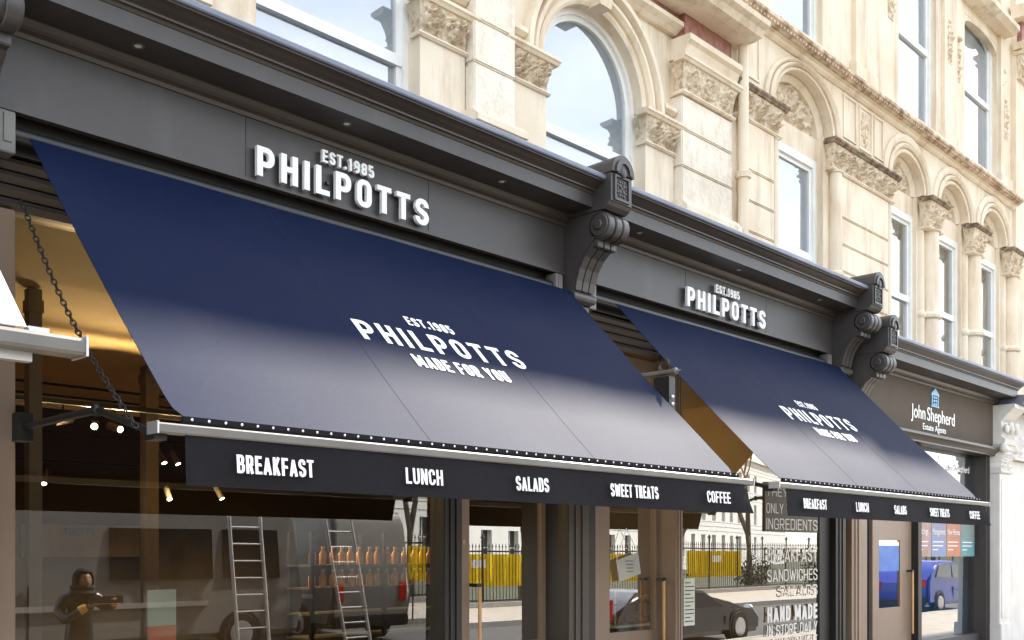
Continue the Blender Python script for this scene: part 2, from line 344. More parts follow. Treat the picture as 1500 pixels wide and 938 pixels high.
def carved_band(mb, x0, x1, z0, z1, y, depth, nm, flare=.05, seed=1, yb=None, res=.009):
    nx = max(8, int((x1 - x0) / res)); nz = max(8, int((z1 - z0) / res)); ar = (x1 - x0) / (z1 - z0)
    P = []
    for j in range(nz + 1):
        v = j / nz; row = []
        for i in range(nx + 1):
            u = i / nx; e = min(1, min(u, 1 - u) * nx / 3, 9) * min(1, v * 9, (1 - v) * 9 + .3)
            fl = flare * v * v
            row.append((x0 - fl + u * (x1 - x0 + 2 * fl), y - fl - depth * motif(u, v, ar, nm, seed) * e, z0 + v * (z1 - z0)))
        P.append(row)
    vs = mb.grid(P); yb = y + .1 if yb is None else yb
    for row in (0, -1):
        pts = vs[row]; bk = [mb.b.verts.new((q.co.x, yb, q.co.z)) for q in pts]
        for i in range(len(pts) - 1): mb.face((pts[i], pts[i + 1], bk[i + 1], bk[i]))
    for col in (0, -1):
        pts = [r[col] for r in vs]; bk = [mb.b.verts.new((q.co.x, yb, q.co.z)) for q in pts]
        for i in range(len(pts) - 1): mb.face((pts[i], pts[i + 1], bk[i + 1], bk[i]))
    return mb
def tympanum(mb, cx, zs, rx, rz, y, depth, seed, n=54, m=26):
    P = []
    for j in range(m + 1):
        t = j / m; row = []
        for i in range(n + 1):
            a = pi * i / n; X = -math.cos(a) * t; Z = math.sin(a) * t; h = 0
            for (qx, qz, q0) in ((-.42, .33, .21), (.42, .33, .21), (0, .62, .17), (0, .24, .15)):
                r = math.hypot(X - qx, Z - qz); th = math.atan2(Z - qz, X - qx)
                h += .8 * math.exp(-((r - q0 * (1 + .12 * math.cos(4 * th + seed))) / .05) ** 2) + .8 * math.exp(-(r / .06) ** 2)
            nz = noise.noise(Vector((X * 9 + seed, Z * 9, seed)))
            e = min(1, max(0, (1 - t) * 7)) * min(1, max(0, (Z - .03) * 10))
            row.append((cx + rx * X, y - depth * max(0, h * (.75 + .7 * nz) + .15 * nz) * e, zs + rz * Z))
        P.append(row)
    mb.grid(P); return mb

# ------------------------------------------------------------------ ground
def ground(name, x0, x1, y0, y1, z0, z1, m): MB().box(x0, x1, y0, y1, z0, z1).build(name, m, kind='structure')
ground('ground', -400, 500, -400, 400, -.6, -.30, M['lawn'])
ground('road', -200, 300, -11.0, -4.4, -.28, -.13, M['asphalt'])
ground('near_pavement', -200, 300, -4.24, .2, -.25, 0, M['paving'])
ground('near_kerb', -200, 300, -4.4, -4.243, -.25, .005, M['kerb'])
ground('far_kerb', -200, 300, -11.16, -11.003, -.25, .005, M['kerb'])
ground('far_pavement', -200, 300, -16.0, -11.163, -.25, 0, M['paving'])

# ------------------------------------------------------------------ the stone terrace above the shops
T = thing('stone_terrace', 'pale cream stone terrace with arched windows and carved capitals above the shops', 'building', (0, .3, 0))
def box(name, m, x0, x1, y0, y1, z0, z1, par=T, bev=0): return MB().box(x0, x1, y0, y1, z0, z1, bev).build(name, m, par)
def openwall(x0, x1, z0, z1, y0, y1, ops, m=M['stone'], name='wall'):
    mb = MB(); x = x0
    for a, b, c, d in sorted(ops):
        if a > x: mb.box(x, a, y0, y1, z0, z1)
        if c > z0: mb.box(a, b, y0, y1, z0, c)
        if d < z1: mb.box(a, b, y0, y1, d, z1)
        x = b
    if x < x1: mb.box(x, x1, y0, y1, z0, z1)
    return mb.build(name, m, T)
def sash(x0, x1, z0, zs, rise, y, rail, gl=G_up, back='blind', label=None, open_=0):
    """sash window: frame with rail (part), pane and blind (sub-parts); zs spring height, rise 0 = square head"""
    cx, rx = (x0 + x1) / 2, (x1 - x0) / 2
    def outline(d, n=24):
        if rise == 0: return [(x0 + d, z0 + d), (x1 - d, z0 + d), (x1 - d, zs - d), (x0 + d, zs - d)]
        return [(x0 + d, z0 + d), (x1 - d, z0 + d)] + [(cx + (rx - d) * math.cos(pi * i / n), zs + (rise - d) * math.sin(pi * i / n)) for i in range(n + 1)]
    def fr(d0, d1, ya, yb):
        o, i = outline(d0), outline(d1); n = len(o); mb2.sweep([[(x, yy, z) for x, z in q] for q, yy in ((o, ya), (i, ya), (i, yb), (o, yb), (o, ya))], closed=True, caps=False)
    mb2 = MB(); fr(0, .10, y - .03, y + .07); fr(.10, .15, y + .004, y + .06)
    mb2.box(x0 + .10, x1 - .10, y - .012, y + .05, rail - .045, rail + .045)
    f = mb2.build('window', M['white'], T, label)
    p = outline(.14); MB().plate(p, y + .028, y + .034).build('pane', gl, f)
    if back == 'blind': MB().plate(outline(.142), y + .05, y + .056).build('blind', M['blind'], f)
    elif back == 'curtain':
        mb = MB(); n = 26; P = []
        for j in (0, 1): P.append([(x0 + .1 + (x1 - x0 - .2) * i / n, y + .16 + .02 * math.sin(i * 1.9), z0 if j == 0 else zs + rise) for i in range(n + 1)])
        for j in (1, 0): P.append([(q[0], q[1] + .012, q[2]) for q in P[j]])
        mb.grid(P); mb.build('curtain', M['curtain'], f)
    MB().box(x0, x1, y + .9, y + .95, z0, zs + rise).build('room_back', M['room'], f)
    return f
def capital(x0, x1, zb, zt, y, nm, seed, m=M['carved'], ab=.045, depth=.12, flare=.05, parent=T, topm=M['stone']):
    mb = MB(); carved_band(mb, x0, x1, zb, zt, y, depth, nm, flare, seed, y + .12)
    c = mb.build('capital', m, parent, smooth=60)
    f = flare
    MB().box(x0 + .006, x1 - .006, y + .06, .545, zb - .03, zt + .055).build('capital_core', M['stone'], c)
    MB().prism([(y + .059, zt), (y - f - .02, zt), (y - f - .035, zt + .02), (y - f - .05, zt + .03), (y - f - .05, zt + .055), (y + .059, zt + .06)], x0 - f - ab, x1 + f + ab).build('abacus', topm, c)
    MB().prism([(y + .1, zb - .035), (y - .012, zb - .035), (y - .03, zb - .018), (y - .02, zb), (y + .1, zb)], x0 - .03, x1 + .03).build('astragal', M['stone'], c)
    return c
def courses(x0, x1, y0, y1, zs, m=M['block']):
    mb = MB()
    for a, b in zip(zs[:-1], zs[1:]): mb.box(x0, x1, y0, y1, a + .008, b - .008, .012)
    mb.box(x0 + .015, x1 - .015, y0 + .025, y1 - .003, zs[0], zs[-1])
    return mb.build('rusticated_pier', m, T)
# pavilion with the big arched windows
YW = .25
cents = [1.61, 4.62, 7.63]
box('wall', M['stone'], -8, .86, YW, .62, 4.2, 7.12)
for cx in cents:
    MB().archwall(cx - 1.505, cx + 1.505, 7.12, cx, .75, .75, 6.17, YW, .55).build('arch', M['stone'], T)
    mb = MB(); mb.ring(cx, 6.17, .75, .75, [(.0, YW + .1), (.0, YW - .01), (.03, YW - .03), (.06, YW - .01), (.07, YW - .01), (.07, YW + .1)])
    mb.ring(cx, 6.17, .75, .75, [(.10, YW + .1), (.10, YW - .03), (.125, YW - .065), (.16, YW - .065), (.175, YW - .03), (.175, YW + .1)])
    mb.ring(cx, 6.17, .75, .75, [(.20, YW + .1), (.20, YW - .05), (.22, YW - .10), (.27, YW - .10), (.285, YW - .06), (.285, YW + .1)])
    mb.ring(cx, 6.17, .69, .69, [(0, YW + .14), (.06, YW + .10), (.06, YW + .28), (0, YW + .28)])
    mb.build('arch_moulding', M['stone'], T, smooth=35)
    MB().prism([(YW - .14, 6.9), (YW - .19, 7.12), (YW + .05, 7.12), (YW + .05, 6.9)], cx - .085, cx + .085).build('keystone', M['stone'], T)
    sash(cx - .80, cx + .80, 4.7, 6.17, .80, .375, 5.66)
    for s in (-1, 1):                                  # pilasters either side, hood returns
        a, b = sorted((cx + s * .75, cx + s * 1.245))
        box('pilaster', M['stone'], a, b, .2, .55, 4.2, 5.83)
        capital(a, b, 5.865, 6.105, .195, 2, cx + s)
        a2, b2 = sorted((cx + s * 1.04, cx + s * 1.245))
        MB().prism([(YW + .02, 6.25), (YW - .06, 6.25), (YW - .10, 6.28), (YW - .10, 6.32), (YW - .05, 6.335), (YW + .02, 6.335)], a2, b2).build('hood_return', M['stone'], T)
for a, b in ((-.13, .37), (2.865, 3.365), (5.88, 6.375)):
    courses(a, b, .1, .5, (4.4, 4.98, 5.34, 5.774, 6.134, 6.52, 6.9, 7.1))
    MB().prism([(.3, 5.25), (.0, 5.25), (.0, 5.30), (.05, 5.345), (.08, 5.36), (.3, 5.36)], a - .06, b + .06).build('pier_base', M['stone'], T)
# end pier of the pavilion
courses(8.885, 9.86, .1, .5, (4.4, 4.98, 5.34, 5.72, 6.11, 6.475))
MB().prism([(.3, 5.22), (.0, 5.22), (.0, 5.28), (.05, 5.345), (.08, 5.36), (.3, 5.36)], 8.83, 9.90).build('pier_base', M['stone'], T)
box('pier_core', M['stone'], 8.83, 9.858, .3, .6, 4.2, 7.32); capital(8.885, 9.84, 6.51, 6.79, .09, 3, 5.5, depth=.06, flare=.045)
MB().prism([(.3, 6.85), (.06, 6.85), (.04, 6.92), (.02, 6.97), (-.02, 7.0), (-.02, 7.06), (.3, 7.07)], 8.86, 9.88).build('string_course', M['stone'], T)
box('granite_block', M['red'], 8.92, 9.82, .09, .4, 7.07, 7.32)
box('granite_band', M['red'], -8, 8.92, .16, .4, 7.23, 7.5)
MB().prism([(.4, 7.12), (.2, 7.12), (.16, 7.15), (.10, 7.18), (.10, 7.225), (.4, 7.23)], -8, 8.92).build('string_course', M['stone'], T)
MB().prism([(.5, 7.323), (-.10, 7.323), (-.20, 7.34), (-.24, 7.40), (-.30, 7.43), (-.31, 7.48), (.5, 7.52)], 8.5, 9.98).build('balcony_cornice', M['stone'], T)
MB().prism([(.5, 7.503), (-.02, 7.503), (-.10, 7.56), (-.10, 7.62), (.5, 7.65)], -8, 8.5).build('balcony_cornice', M['stone'], T)
openwall(-8, 9.86, 7.65, 12.2, .22, .62, [(c - .75, c + .75, 8.1, 11) for c in cents])
for c in cents: sash(c - .78, c + .78, 8.05, 11.05, 0, .48, 9.4)
# recessed wing
YG = .12
def wingcol(x, r, z0, z1, y=YG, collar=True, m=M['stone']):
    mb = MB(); mb.lathe((x, y, 0), [(r, z0), (r * .96, z1 - .03), (r * 1.15, z1 - .03), (r * 1.2, z1 - .01), (r, z1)], 18)
    if collar: mb.lathe((x, y, 0), [(r * 1.02, 5.20), (r * 1.25, 5.22), (r * 1.3, 5.26), (r * 1.15, 5.29), (r * 1.02, 5.31)], 18)
    return mb.build('column', m, T, smooth=40)
ZB = (4.4, 4.99, 5.34, 5.69, 6.04, 6.6)
box('wall', M['stone'], 9.863, 10.93, YG + .06, .6, 4.2, 6.99); courses(10.08, 10.79, YG - .01, .3, ZB, M['stone']); wingcol(10.865, .05, 4.3, 6.6, YG + .03, False)
capital(9.98, 10.90, 6.62, 6.905, YG - .01, 3, 2.2, topm=M['sooty'])
box('wall', M['stone'], 12.13, 14.06, YG + .06, .6, 4.2, 6.99); courses(12.50, 13.93, YG - .01, .3, ZB, M['stone']); wingcol(14.0, .05, 4.3, 6.6, YG + .03, False); wingcol(12.37, .09, 4.3, 6.6, YG + .01)
capital(12.22, 14.04, 6.62, 6.905, YG - .02, 6, 3.7, topm=M['sooty'])
for x in (15.47, 17.23, 19.0):
    box('wall', M['stone'], x - .33, x + .33, YG + .1, .6, 4.2, 6.99)
    wingcol(x + .05, .15, 4.3, 6.55, YG + .06); wingcol(x - .2, .07, 4.3, 6.55, YG + .1)
    capital(x - .24, x + .24, 6.55, 6.90, YG - .05, 2, x, flare=.07, depth=.07, topm=M['sooty'])
wins = [(11.53, .60, .725, .58), (14.60, .54, .56, .45), (16.35, .55, .57, .45), (18.115, .555, .57, .45)]
xs = [9.863, 13.02, 15.475, 17.235, 19.055]
for k, (cx, hw, rx, rz) in enumerate(wins):
    x0, x1 = xs[k], xs[k + 1]
    if k == 1: box('wall', M['stone'], 13.02, 13.73, YG, .5, 6.99, 7.70); x0 = 13.73
    MB().archwall(x0, x1, 7.70, cx, rx, rz, 6.99, YG, .36).build('blind_arch', M['stone'], T)
    box('lintel', M['stone'], cx - hw - .12, cx + hw + .12, YG + .16, .6, 6.70, 6.985)
    mb = MB(); tympanum(mb, cx, 6.99, rx + .02, rz + .02, YG + .21, .11, k + 1.3); mb.build('tympanum', M['carved'], T, smooth=60)
    mb = MB()
    for d0, d1, yy in ((0, .055, .03), (.08, .15, .07), (.175, .30 if k else .25, .05)):
        mb.ring(cx, 6.99, rx, rz, [(d0, YG + .05), (d0, YG - yy * .6), ((d0 + d1) / 2, YG - yy), (d1, YG - yy * .6), (d1, YG + .05)], kz=.50 if k == 0 else .85)
    mb.ring(cx, 6.99, rx - .08, rz - .08, [(0, YG + .16), (.07, YG + .11), (.075, YG + .24), (0, YG + .24)])
    mb.build('arch_moulding', M['stone'], T, smooth=35)
    sash(cx - hw - .02, cx + hw + .02, 4.6, 6.695, 0, .30, 5.45, back='blind' if k == 0 else 'curtain')
# sunk panels and the carved strip between the arches
def groove(x0, x1, z0, z1, t=.022):
    mb = MB()
    for a, b, c, d in ((x0, x1, z1 - t, z1), (x0, x1, z0, z0 + t), (x0, x0 + t, z0 + t, z1 - t), (x1 - t, x1, z0 + t, z1 - t)): mb.box(a, b, YG - .018, YG + .01, c, d)
    mb.build('panel_moulding', M['stone'], T)
groove(10.05, 10.45, 7.10, 7.66); groove(12.56, 12.93, 7.10, 7.66); groove(13.02, 13.40, 7.08, 7.66); groove(13.47, 13.75, 7.10, 7.66)
mb = MB(); carved_band(mb, 13.08, 13.34, 7.14, 7.60, YG - .005, .04, 1, 0, 8.1); mb.build('carved_strip', M['carved'], T, smooth=60)
MB().prism([(.3, 7.702), (.10, 7.702), (.07, 7.72), (.06, 7.75), (.02, 7.76), (.3, 7.76)], 9.863, 19.05).build('string_course', M['stone'], T)
MB().prism([(.3, 7.763), (.0, 7.763), (-.04, 7.80), (-.07, 7.82), (-.07, 7.855), (-.02, 7.88), (.3, 7.93)], 9.863, 19.05).build('string_course', M['dirty'], T)
mb = MB(); x = 9.9
while x < 19: mb.box(x, x + .035, -.052, -.02, 7.775, 7.80); x += .075
mb.build('dentil_row', M['dirty'], T, kind='stuff')
# second floor of the wing
o2 = [(10.92, 12.16, 7.95, 10.9), (14.47, 15.85, 7.95, 10.9), (17.02, 18.5, 7.95, 10.45)]
openwall(9.863, 19.05, 7.93, 12.2, .2, .62, o2)
for k, (a, b, c, d) in enumerate(o2):
    sash(a - .03, b + .03, 8.0, d - (0 if k < 2 else .12), 0 if k < 2 else .30, .31, 9.36)
    MB().prism([(.3, 7.933), (.04, 7.94), (.04, 8.0), (.3, 8.03)], a - .08, b + .08).build('window_sill', M['stone'], T)
MB().archwall(17.02, 18.5, 10.452, 17.76, .72, .16, 10.28, .205, .30).build('arch', M['stone'], T)
MB().prism([(.3, 10.62), (.0, 10.62), (-.10, 10.68), (-.10, 10.76), (.3, 10.80)], 16.85, 18.75).build('window_hood', M['stone'], T)
for cx in (13.3, 16.35, 18.85):
    MB().prism([(.25, 7.935), (.10, 7.935), (.10, 8.2), (.15, 8.24), (.25, 8.24)], cx - .38, cx + .30).build('pilaster_base', M['stone'], T)
    box('pilaster', M['stone'], cx - .30, cx + .22, .145, .25, 8.24, 12.2)
for cx, zt in ((14.05, 10.6), (16.25, 9.95), (16.72, 9.85), (18.72, 10.0), (18.78, 9.5), (14.2, 9.9), (12.35, 10.3)):
    mb = MB(); carved_band(mb, cx - .09, cx + .09, zt - .62, zt, .19 if cx not in (16.25, 18.78) else .14, .07, 1, 0, cx * 3.3, .3)
    mb.ball((cx, .17, zt + .05), .07, (1.2, .7, .6)); mb.build('carved_drop', M['carved'], T, smooth=60)
# far pavilion and the long run of wall beyond (it carries the roof line that shades the street)
openwall(19.05, 60, 4.2, 12.2, .06, .62, [(20.2 + 3 * i, 21.7 + 3 * i, 5.0, 7.0) for i in range(6)] + [(20.2 + 3 * i, 21.7 + 3 * i, 8.0, 10.9) for i in range(6)] if False else [])
capital(19.12, 19.75, 10.05, 10.42, .02, 2, 9.1); box('granite_block', M['red'], 19.1, 19.8, -.02, .1, 10.62, 11.0)
MB().prism([(.1, 10.5), (-.04, 10.5), (-.1, 10.56), (-.1, 10.62), (.1, 10.62)], 19.0, 20.2).build('string_course', M['stone'], T)
MB().prism([(.1, 11.0), (-.1, 11.0), (-.22, 11.1), (-.22, 11.2), (.1, 11.25)], 18.9, 20.4).build('cornice', M['stone'], T)
MB().prism([(.7, 12.2), (.225, 12.2), (.16, 12.24), (.10, 12.30), (.10, 12.46), (.7, 12.5)], -60, 60).build('cornice', M['stone'], T)
MB().prism([(.62, 12.55), (5, 15.5), (10, 12.55)], -60, 60).build('roof', M['lead'], T)
box('wall', M['stone'], -60, -8, .1, .62, 0, 12.2)
box('wall', M['inwall'], -60, 60, 9.6, 9.9, 0, 12.5)
box('upper_floor', M['inwall'], -8, 60, .62, 9.6, 4.75, 4.95)

P = thing('drainpipe', 'cream painted drainpipe running down the stone wall between pier and wing', 'drainpipe', (9.97, .05, 4.9))
MB().lathe((9.97, .03, 0), [(.060, 4.9), (.060, 12.1)], 16).build('pipe', M['stone'], P, smooth=40)
for z in (5.9, 7.55, 9.2):
    mb = MB().lathe((9.97, .03, 0), [(.062, z - .05), (.085, z - .045), (.085, z - .01), (.09, z), (.09, z + .02), (.07, z + .03)], 16); mb.box(9.95, 9.99, .05, .13, z - .03, z)
    mb.build('collar', M['stone'], P, smooth=40)

# ------------------------------------------------------------------ shopfronts
def corbel(par, x0, dz=0, wd=.29):
    x1 = x0 + wd; cx = (x0 + x1) / 2
    Z = lambda p: [(y, z + dz) for y, z in p]
    side = [(.1, 3.93), (-.07, 3.93), (-.10, 3.95), (-.115, 3.99), (-.10, 4.03), (-.115, 4.12), (-.15, 4.22), (-.21, 4.31), (-.27, 4.36), (-.30, 4.40), (-.34, 4.42), (-.40, 4.62), (-.40, 4.66), (.1, 4.66)]
    k = MB().prism(Z(side), x0, x1).build('corbel', M['paint'], par)
    mb = MB()
    for i in range(3):                                  # three ribs down the front
        a = x0 + .012 + i * .092; pr = [(-.095, 4.04), (-.11, 4.12), (-.145, 4.22), (-.205, 4.31), (-.265, 4.36), (-.29, 4.385)]
        mb.prism(Z([(y - .028, z - .012) for y, z in pr] + [(y + .02, z + .02) for y, z in pr[::-1]]), a, a + .078)
    mb.build('rib_moulding', M['paint'], k)
    mb = MB()
    for i in range(3):
        a = x0 + .01 + i * .093; mb.box(a, a + .084, -.375, -.27, 4.36 + dz, 4.425 + dz, .006)
    mb.build('neck_block', M['paint'], k)
    def disc(mb, a, b, cy, cz, r, n=28): mb.sweep([[(xx, cy + rr * math.cos(2 * pi * i / n), cz + rr * math.sin(2 * pi * i / n)) for i in range(n)] for xx, rr in ((a, r - .008), (a + .008, r), (b - .008, r), (b, r - .008))])
    mb = MB(); zc = 4.535 + dz
    disc(mb, x0 - .012, x1 + .012, -.40, zc, .10)
    for a in (x0, x0 + .105, x0 + .205): disc(mb, a, a + .082, -.40, zc, .118)
    mb.build('scroll', M['paint'], k, smooth=35)
    
    for a, b_ in ((x0 - .03, x0 - .011), (x1 + .011, x1 + .03)): mb = MB(); disc(mb, a, b_, -.40, zc, .045); mb.build('scroll_eye', M['paint'], k, smooth=35)
    mb = MB(); disc(mb, x0 - .01, x1 + .01, -.095, 3.975 + dz, .04); mb.build('foot_roll', M['paint'], k, smooth=35)
    mb = MB(); mb.prism(Z([(.1, 4.663), (-.46, 4.663), (-.50, 4.69), (-.52, 4.72), (.1, 4.72)]), x0 - .01, x1 + .01)
    mb.prism(Z([(.1, 4.722), (-.53, 4.722), (-.53, 4.965), (.1, 4.965)]), x0, x1)
    b = mb.build('block', M['paint'], k)
    e0, e1, f0, f1 = cx - .085, cx + .085, 4.755 + dz, 4.935 + dz
    mb = MB()
    for a, bb, c, d in ((e0 - .02, e1 + .02, f1, f1 + .02), (e0 - .02, e1 + .02, f0 - .02, f0), (e0 - .02, e0, f0, f1), (e1, e1 + .02, f0, f1)): mb.box(a, bb, -.546, -.53, c, d)
    mb.build('panel_frame', M['paint'], b)
    MB().box(e0, e1, -.533, -.528, f0, f1).build('panel_ground', M['dark'], b)
    mb = MB(); cz = (f0 + f1) / 2                       # the leaf cross in the panel
    for q in range(4):
        a = q * pi / 2
        for rr, s in ((.035, .020), (.065, .017)):
            for t in (-.3, .3) if rr > .05 else (0,):
                mb.ball((cx + rr * math.cos(a + pi / 4 + t), -.535, cz + rr * math.sin(a + pi / 4 + t)), s, (1, .5, 1), 8)
        mb.ball((cx + .055 * math.cos(a), -.535, cz + .055 * math.sin(a)), .013, (1, .5, 1), 8)
    mb.ball((cx, -.535, cz), .018, (1, .6, 1), 8); mb.build('leaf_panel', M['paint'], b, smooth=60)
    n = 18; mb = MB(); arc = [(cx - (wd / 2 + .01) * math.cos(pi * i / n), 4.968 + dz + .165 * math.sin(pi * i / n)) for i in range(n + 1)]
    mb.plate(arc, -.555, .1); cp = mb.build('arched_cap', M['paint'], k, smooth=35)
    mb = MB(); mb.ring(cx, 4.972 + dz, .075, .085, [(0, -.552), (0, -.572), (.04, -.572), (.04, -.552)], 16); mb.ball((cx, -.553, 4.985 + dz), .045, (1, .35, 1), 10); mb.build('cap_moulding', M['paint'], cp)
    return k
def cornice(par, x0, x1, dz=0, ends=False):
    Z = lambda p: [(y, z + dz) for y, z in p]
    MB().prism(Z([(.3, 4.60), (-.012, 4.60), (-.02, 4.625), (-.05, 4.64), (-.05, 4.66), (-.075, 4.69), (-.075, 4.70), (.3, 4.70)]), x0, x1).build('bed_moulding', M['moulding'], par)
    MB().prism(Z([(.3, 4.702), (-.33, 4.702), (-.33, 4.81), (.3, 4.81)]), x0, x1).build('corona', M['paint'], par)
    cy = [(.3, 4.812), (-.335, 4.812), (-.345, 4.83), (-.365, 4.835), (-.365, 4.848), (-.375, 4.855), (-.39, 4.862), (-.415, 4.878), (-.44, 4.895), (-.452, 4.898), (-.452, 4.91), (.3, 4.91)]
    MB().prism(Z(cy), x0, x1).build('cyma_moulding', M['moulding'], par, smooth=25)
    MB().prism(Z([(.3, 4.912), (-.468, 4.912), (-.475, 4.92), (-.475, 4.945), (-.468, 4.955), (.2, 5.0), (.3, 5.0)]), x0, x1).build('lead_capping', M['lead'], par)
def downlight(par, x, y, z):
    mb = MB().lathe((x, y, z - .006), [(.036, .006), (.036, 0), (.026, 0), (.021, .006)], 18); r = mb.build('soffit_light', M['bar'], par)
    MB().lathe((x, y, z - .004), [(.0205, .003), (.0205, 0)], 14).build('lens', M['white'], r)
def post(par, x0, x1, y0, y1, z0, z1, m, name='post', bead=True):
    mb = MB().box(x0, x1, y0, y1, z0, z1, .006)
    if bead and x1 - x0 > .12:
        for f in (.3, .62): mb.box(x0 + (x1 - x0) * f, x0 + (x1 - x0) * f + .02, y0 - .012, y0 + .002, z0, z1)
    return mb.build(name, m, par)
def pane(par, x0, x1, z0, z1, y, gl=G_shop, tilt=0, name='pane'):
    dy = math.tan(R(tilt)) * (z1 - z0)
    return MB().prism([(y, z0), (y + .006, z0), (y + .006 - dy, z1), (y - dy, z1)], x0, x1).build(name, gl, par)
def shop_upper(par, x0, x1):
    for q in range(3): box('fascia_board', M['paint'], x0 + (x1 - x0) * q / 3 + .0015, x0 + (x1 - x0) * (q + 1) / 3 - .0015, 0, .08, 4.19, 4.62, par, .002)
    box('fascia_backing', M['dark'], x0, x1, .082, .12, 4.2, 4.61, par)
    MB().prism([(-.008, 4.175), (.02, 4.175), (.02, 4.20), (-.008, 4.20)], x0, x1).build('fascia_bead', M['paint'], par)
    cornice(par, x0, x1)
    box('awning_box', M['dark'], x0, x1, .13, .3, 3.98, 4.6, par)
    mb = MB().sweep([[(xx, .05 + .045 * math.cos(a * pi / 8), 4.06 + .045 * math.sin(a * pi / 8)) for a in range(16)] for xx in (x0 + .12, x1 - .12)]); mb.build('roller_tube', M['black'], par, smooth=40)
    for xx in (x0 + .04, x1 - .14):
        mb = MB().box(xx, xx + .10, -.02, .10, 3.93, 4.165, .005); mb.box(xx + .035, xx + .08, -.027, -.018, 3.99, 4.15); mb.build('roller_bracket', M['bar'], par)
    mb = MB()
    for i in range(4): mb.prism([(.16, 3.665 + i * .078), (.13, 3.70 + i * .078), (.15, 3.73 + i * .078), (.30, 3.735 + i * .078), (.30, 3.665 + i * .078)], x0, x1)
    mb.build('slatted_transom', M['wood'], par)
def door(par, x0, x1, y, label=None, ztop=2.7, rail=.12, handle=True, g0=.9, stile=(.16, .16), m=M['paint2'], gt=None):
    gt = gt or ztop - rail
    mb = MB(); mb.box(x0, x0 + stile[0], y, y + .05, .02, ztop); mb.box(x1 - stile[1], x1, y, y + .05, .02, ztop)
    mb.box(x0 + stile[0], x1 - stile[1], y, y + .05, gt, ztop); mb.box(x0 + stile[0], x1 - stile[1], y, y + .05, .02, g0)
    d = mb.build('door', m, par, label)
    pane(d, x0 + stile[0], x1 - stile[1], g0, gt, y + .02, G_shop2)
    return d
def pull(d, x, y, z0=.5, z1=1.40):
    h = MB().lathe((x, y - .07, 0), [(.016, z0), (.016, z1)], 12).build('handle', M['handle'], d, smooth=40)
    MB().box(x - .05, x + .016, y - .085, y, z1 + .001, z1 + .03, .004).build('handle_bracket', M['black'], h)
    return h
# --- first shop: bay between the first two corbels
A = thing('shopfront', 'dark grey shopfront behind the larger awning nearest the camera, with the big lettered fascia', 'shopfront', (4.475, 0, 0), 'dark painted shopfronts along the terrace')
shop_upper(A, 2.05, 6.9)
corbel(A, 1.76); corbel(A, 6.9)
for x in (2.82, 4.35, 5.9): downlight(A, x, -.2, 4.702)
post(A, 1.76, 2.05, -.05, .3, 0, 3.92, M['paint'], 'pilaster'); post(A, 2.05, 2.24, .12, .3, 0, 3.66, M['paint2'], 'window_post', False)
post(A, 6.9, 7.19, -.05, .3, 0, 3.92, M['moulding'], 'pilaster')
post(A, 5.58, 5.78, .14, .32, 0, 3.66, M['dark'], 'window_post')
box('stall_riser', M['paint'], 2.24, 5.58, .18, .32, 0, .5, A)
pane(A, 2.24, 5.58, .5, 3.66, .262, tilt=.45)
d = door(A, 5.785, 6.895, .22, stile=(.15, .06), ztop=3.64); pull(d, 5.99, .22)
mb = MB().sweep([[(5.86 + .018 * math.cos(a), .218 - q, 1.78 + .018 * math.sin(a)) for a in [k * pi / 6 for k in range(12)]] for q in (0, .012)]); mb.build('lock', M['handle'], d)
# --- second shop
B = thing('shopfront', 'dark grey shopfront behind the smaller middle awning, with a narrow door and a lettered window', 'shopfront', (9.56, 0, 0), 'dark painted shopfronts along the terrace')
shop_upper(B, 7.19, 12.02); corbel(B, 12.02)
for x in (7.75, 9.5, 11.3): downlight(B, x, -.2, 4.702)
post(B, 7.20, 7.54, .16, .3, 0, 3.66, M['dark'], 'window_post'); 
d = door(B, 7.545, 8.615, .22, stile=(.28, .03), ztop=3.64); pull(d, 8.56, .17)
post(B, 8.62, 8.755, .0, .32, 0, 3.66, M['paint2'], 'window_post')
box('stall_riser', M['paint'], 8.76, 11.72, .02, .32, 0, .5, B); pane(B, 8.76, 11.72, .5, 3.66, .044, G_shop2, tilt=.2)
post(B, 11.725, 12.015, .02, .32, 0, 3.66, M['dark'], 'window_post', False); post(B, 12.02, 12.30, -.05, .3, 0, 3.92, M['dark'], 'pilaster')
# --- third shop: lower estate agent front
D = thing('shopfront', 'brown grey office shopfront with the lower cornice and house logo beside white column', 'shopfront', (15.2, 0, 0), 'dark painted shopfronts along the terrace')
corbel(D, 12.46, -.45)
box('fascia', M['paint3'], 12.75, 17.74, 0, .1, 3.43, 4.15, D)
cornice(D, 12.75, 17.9, -.47)
MB().prism([(.2, 3.28), (-.03, 3.28), (-.03, 3.30), (-.06, 3.33), (-.10, 3.36), (-.12, 3.37), (-.12, 3.405), (-.02, 3.43), (.2, 3.43)], 12.75, 17.82).build('transom_moulding', M['moulding'], D, smooth=25)
post(D, 12.305, 12.455, .02, .3, 0, 4.0, M['paint'], 'pilaster', False); post(D, 12.46, 12.75, -.05, .3, 0, 3.47, M['paint2'], 'pilaster')
post(D, 12.97, 13.28, .12, .3, 0, 3.28, M['paint2'], 'door_post', False); post(D, 13.28, 13.62, .26, .4, 0, 3.28, M['dark'], 'door_post', False)
door(D, 13.62, 14.92, .2, stile=(.20, .40), ztop=3.27, gt=1.86)
post(D, 12.755, 12.965, .2, .34, 0, 3.28, M['dark'], 'door_post', False)
pull(D, 14.80, .2)
post(D, 14.925, 15.06, .1, .3, 0, 3.28, M['dark'], 'window_post', False); post(D, 17.55, 17.74, .05, .3, 0, 3.28, M['paint'], 'window_post')
box('stall_riser', M['paint'], 15.06, 17.55, .15, .32, 0, .35, D); pane(D, 15.06, 17.55, .35, 3.28, .245, G_est, tilt=.5)

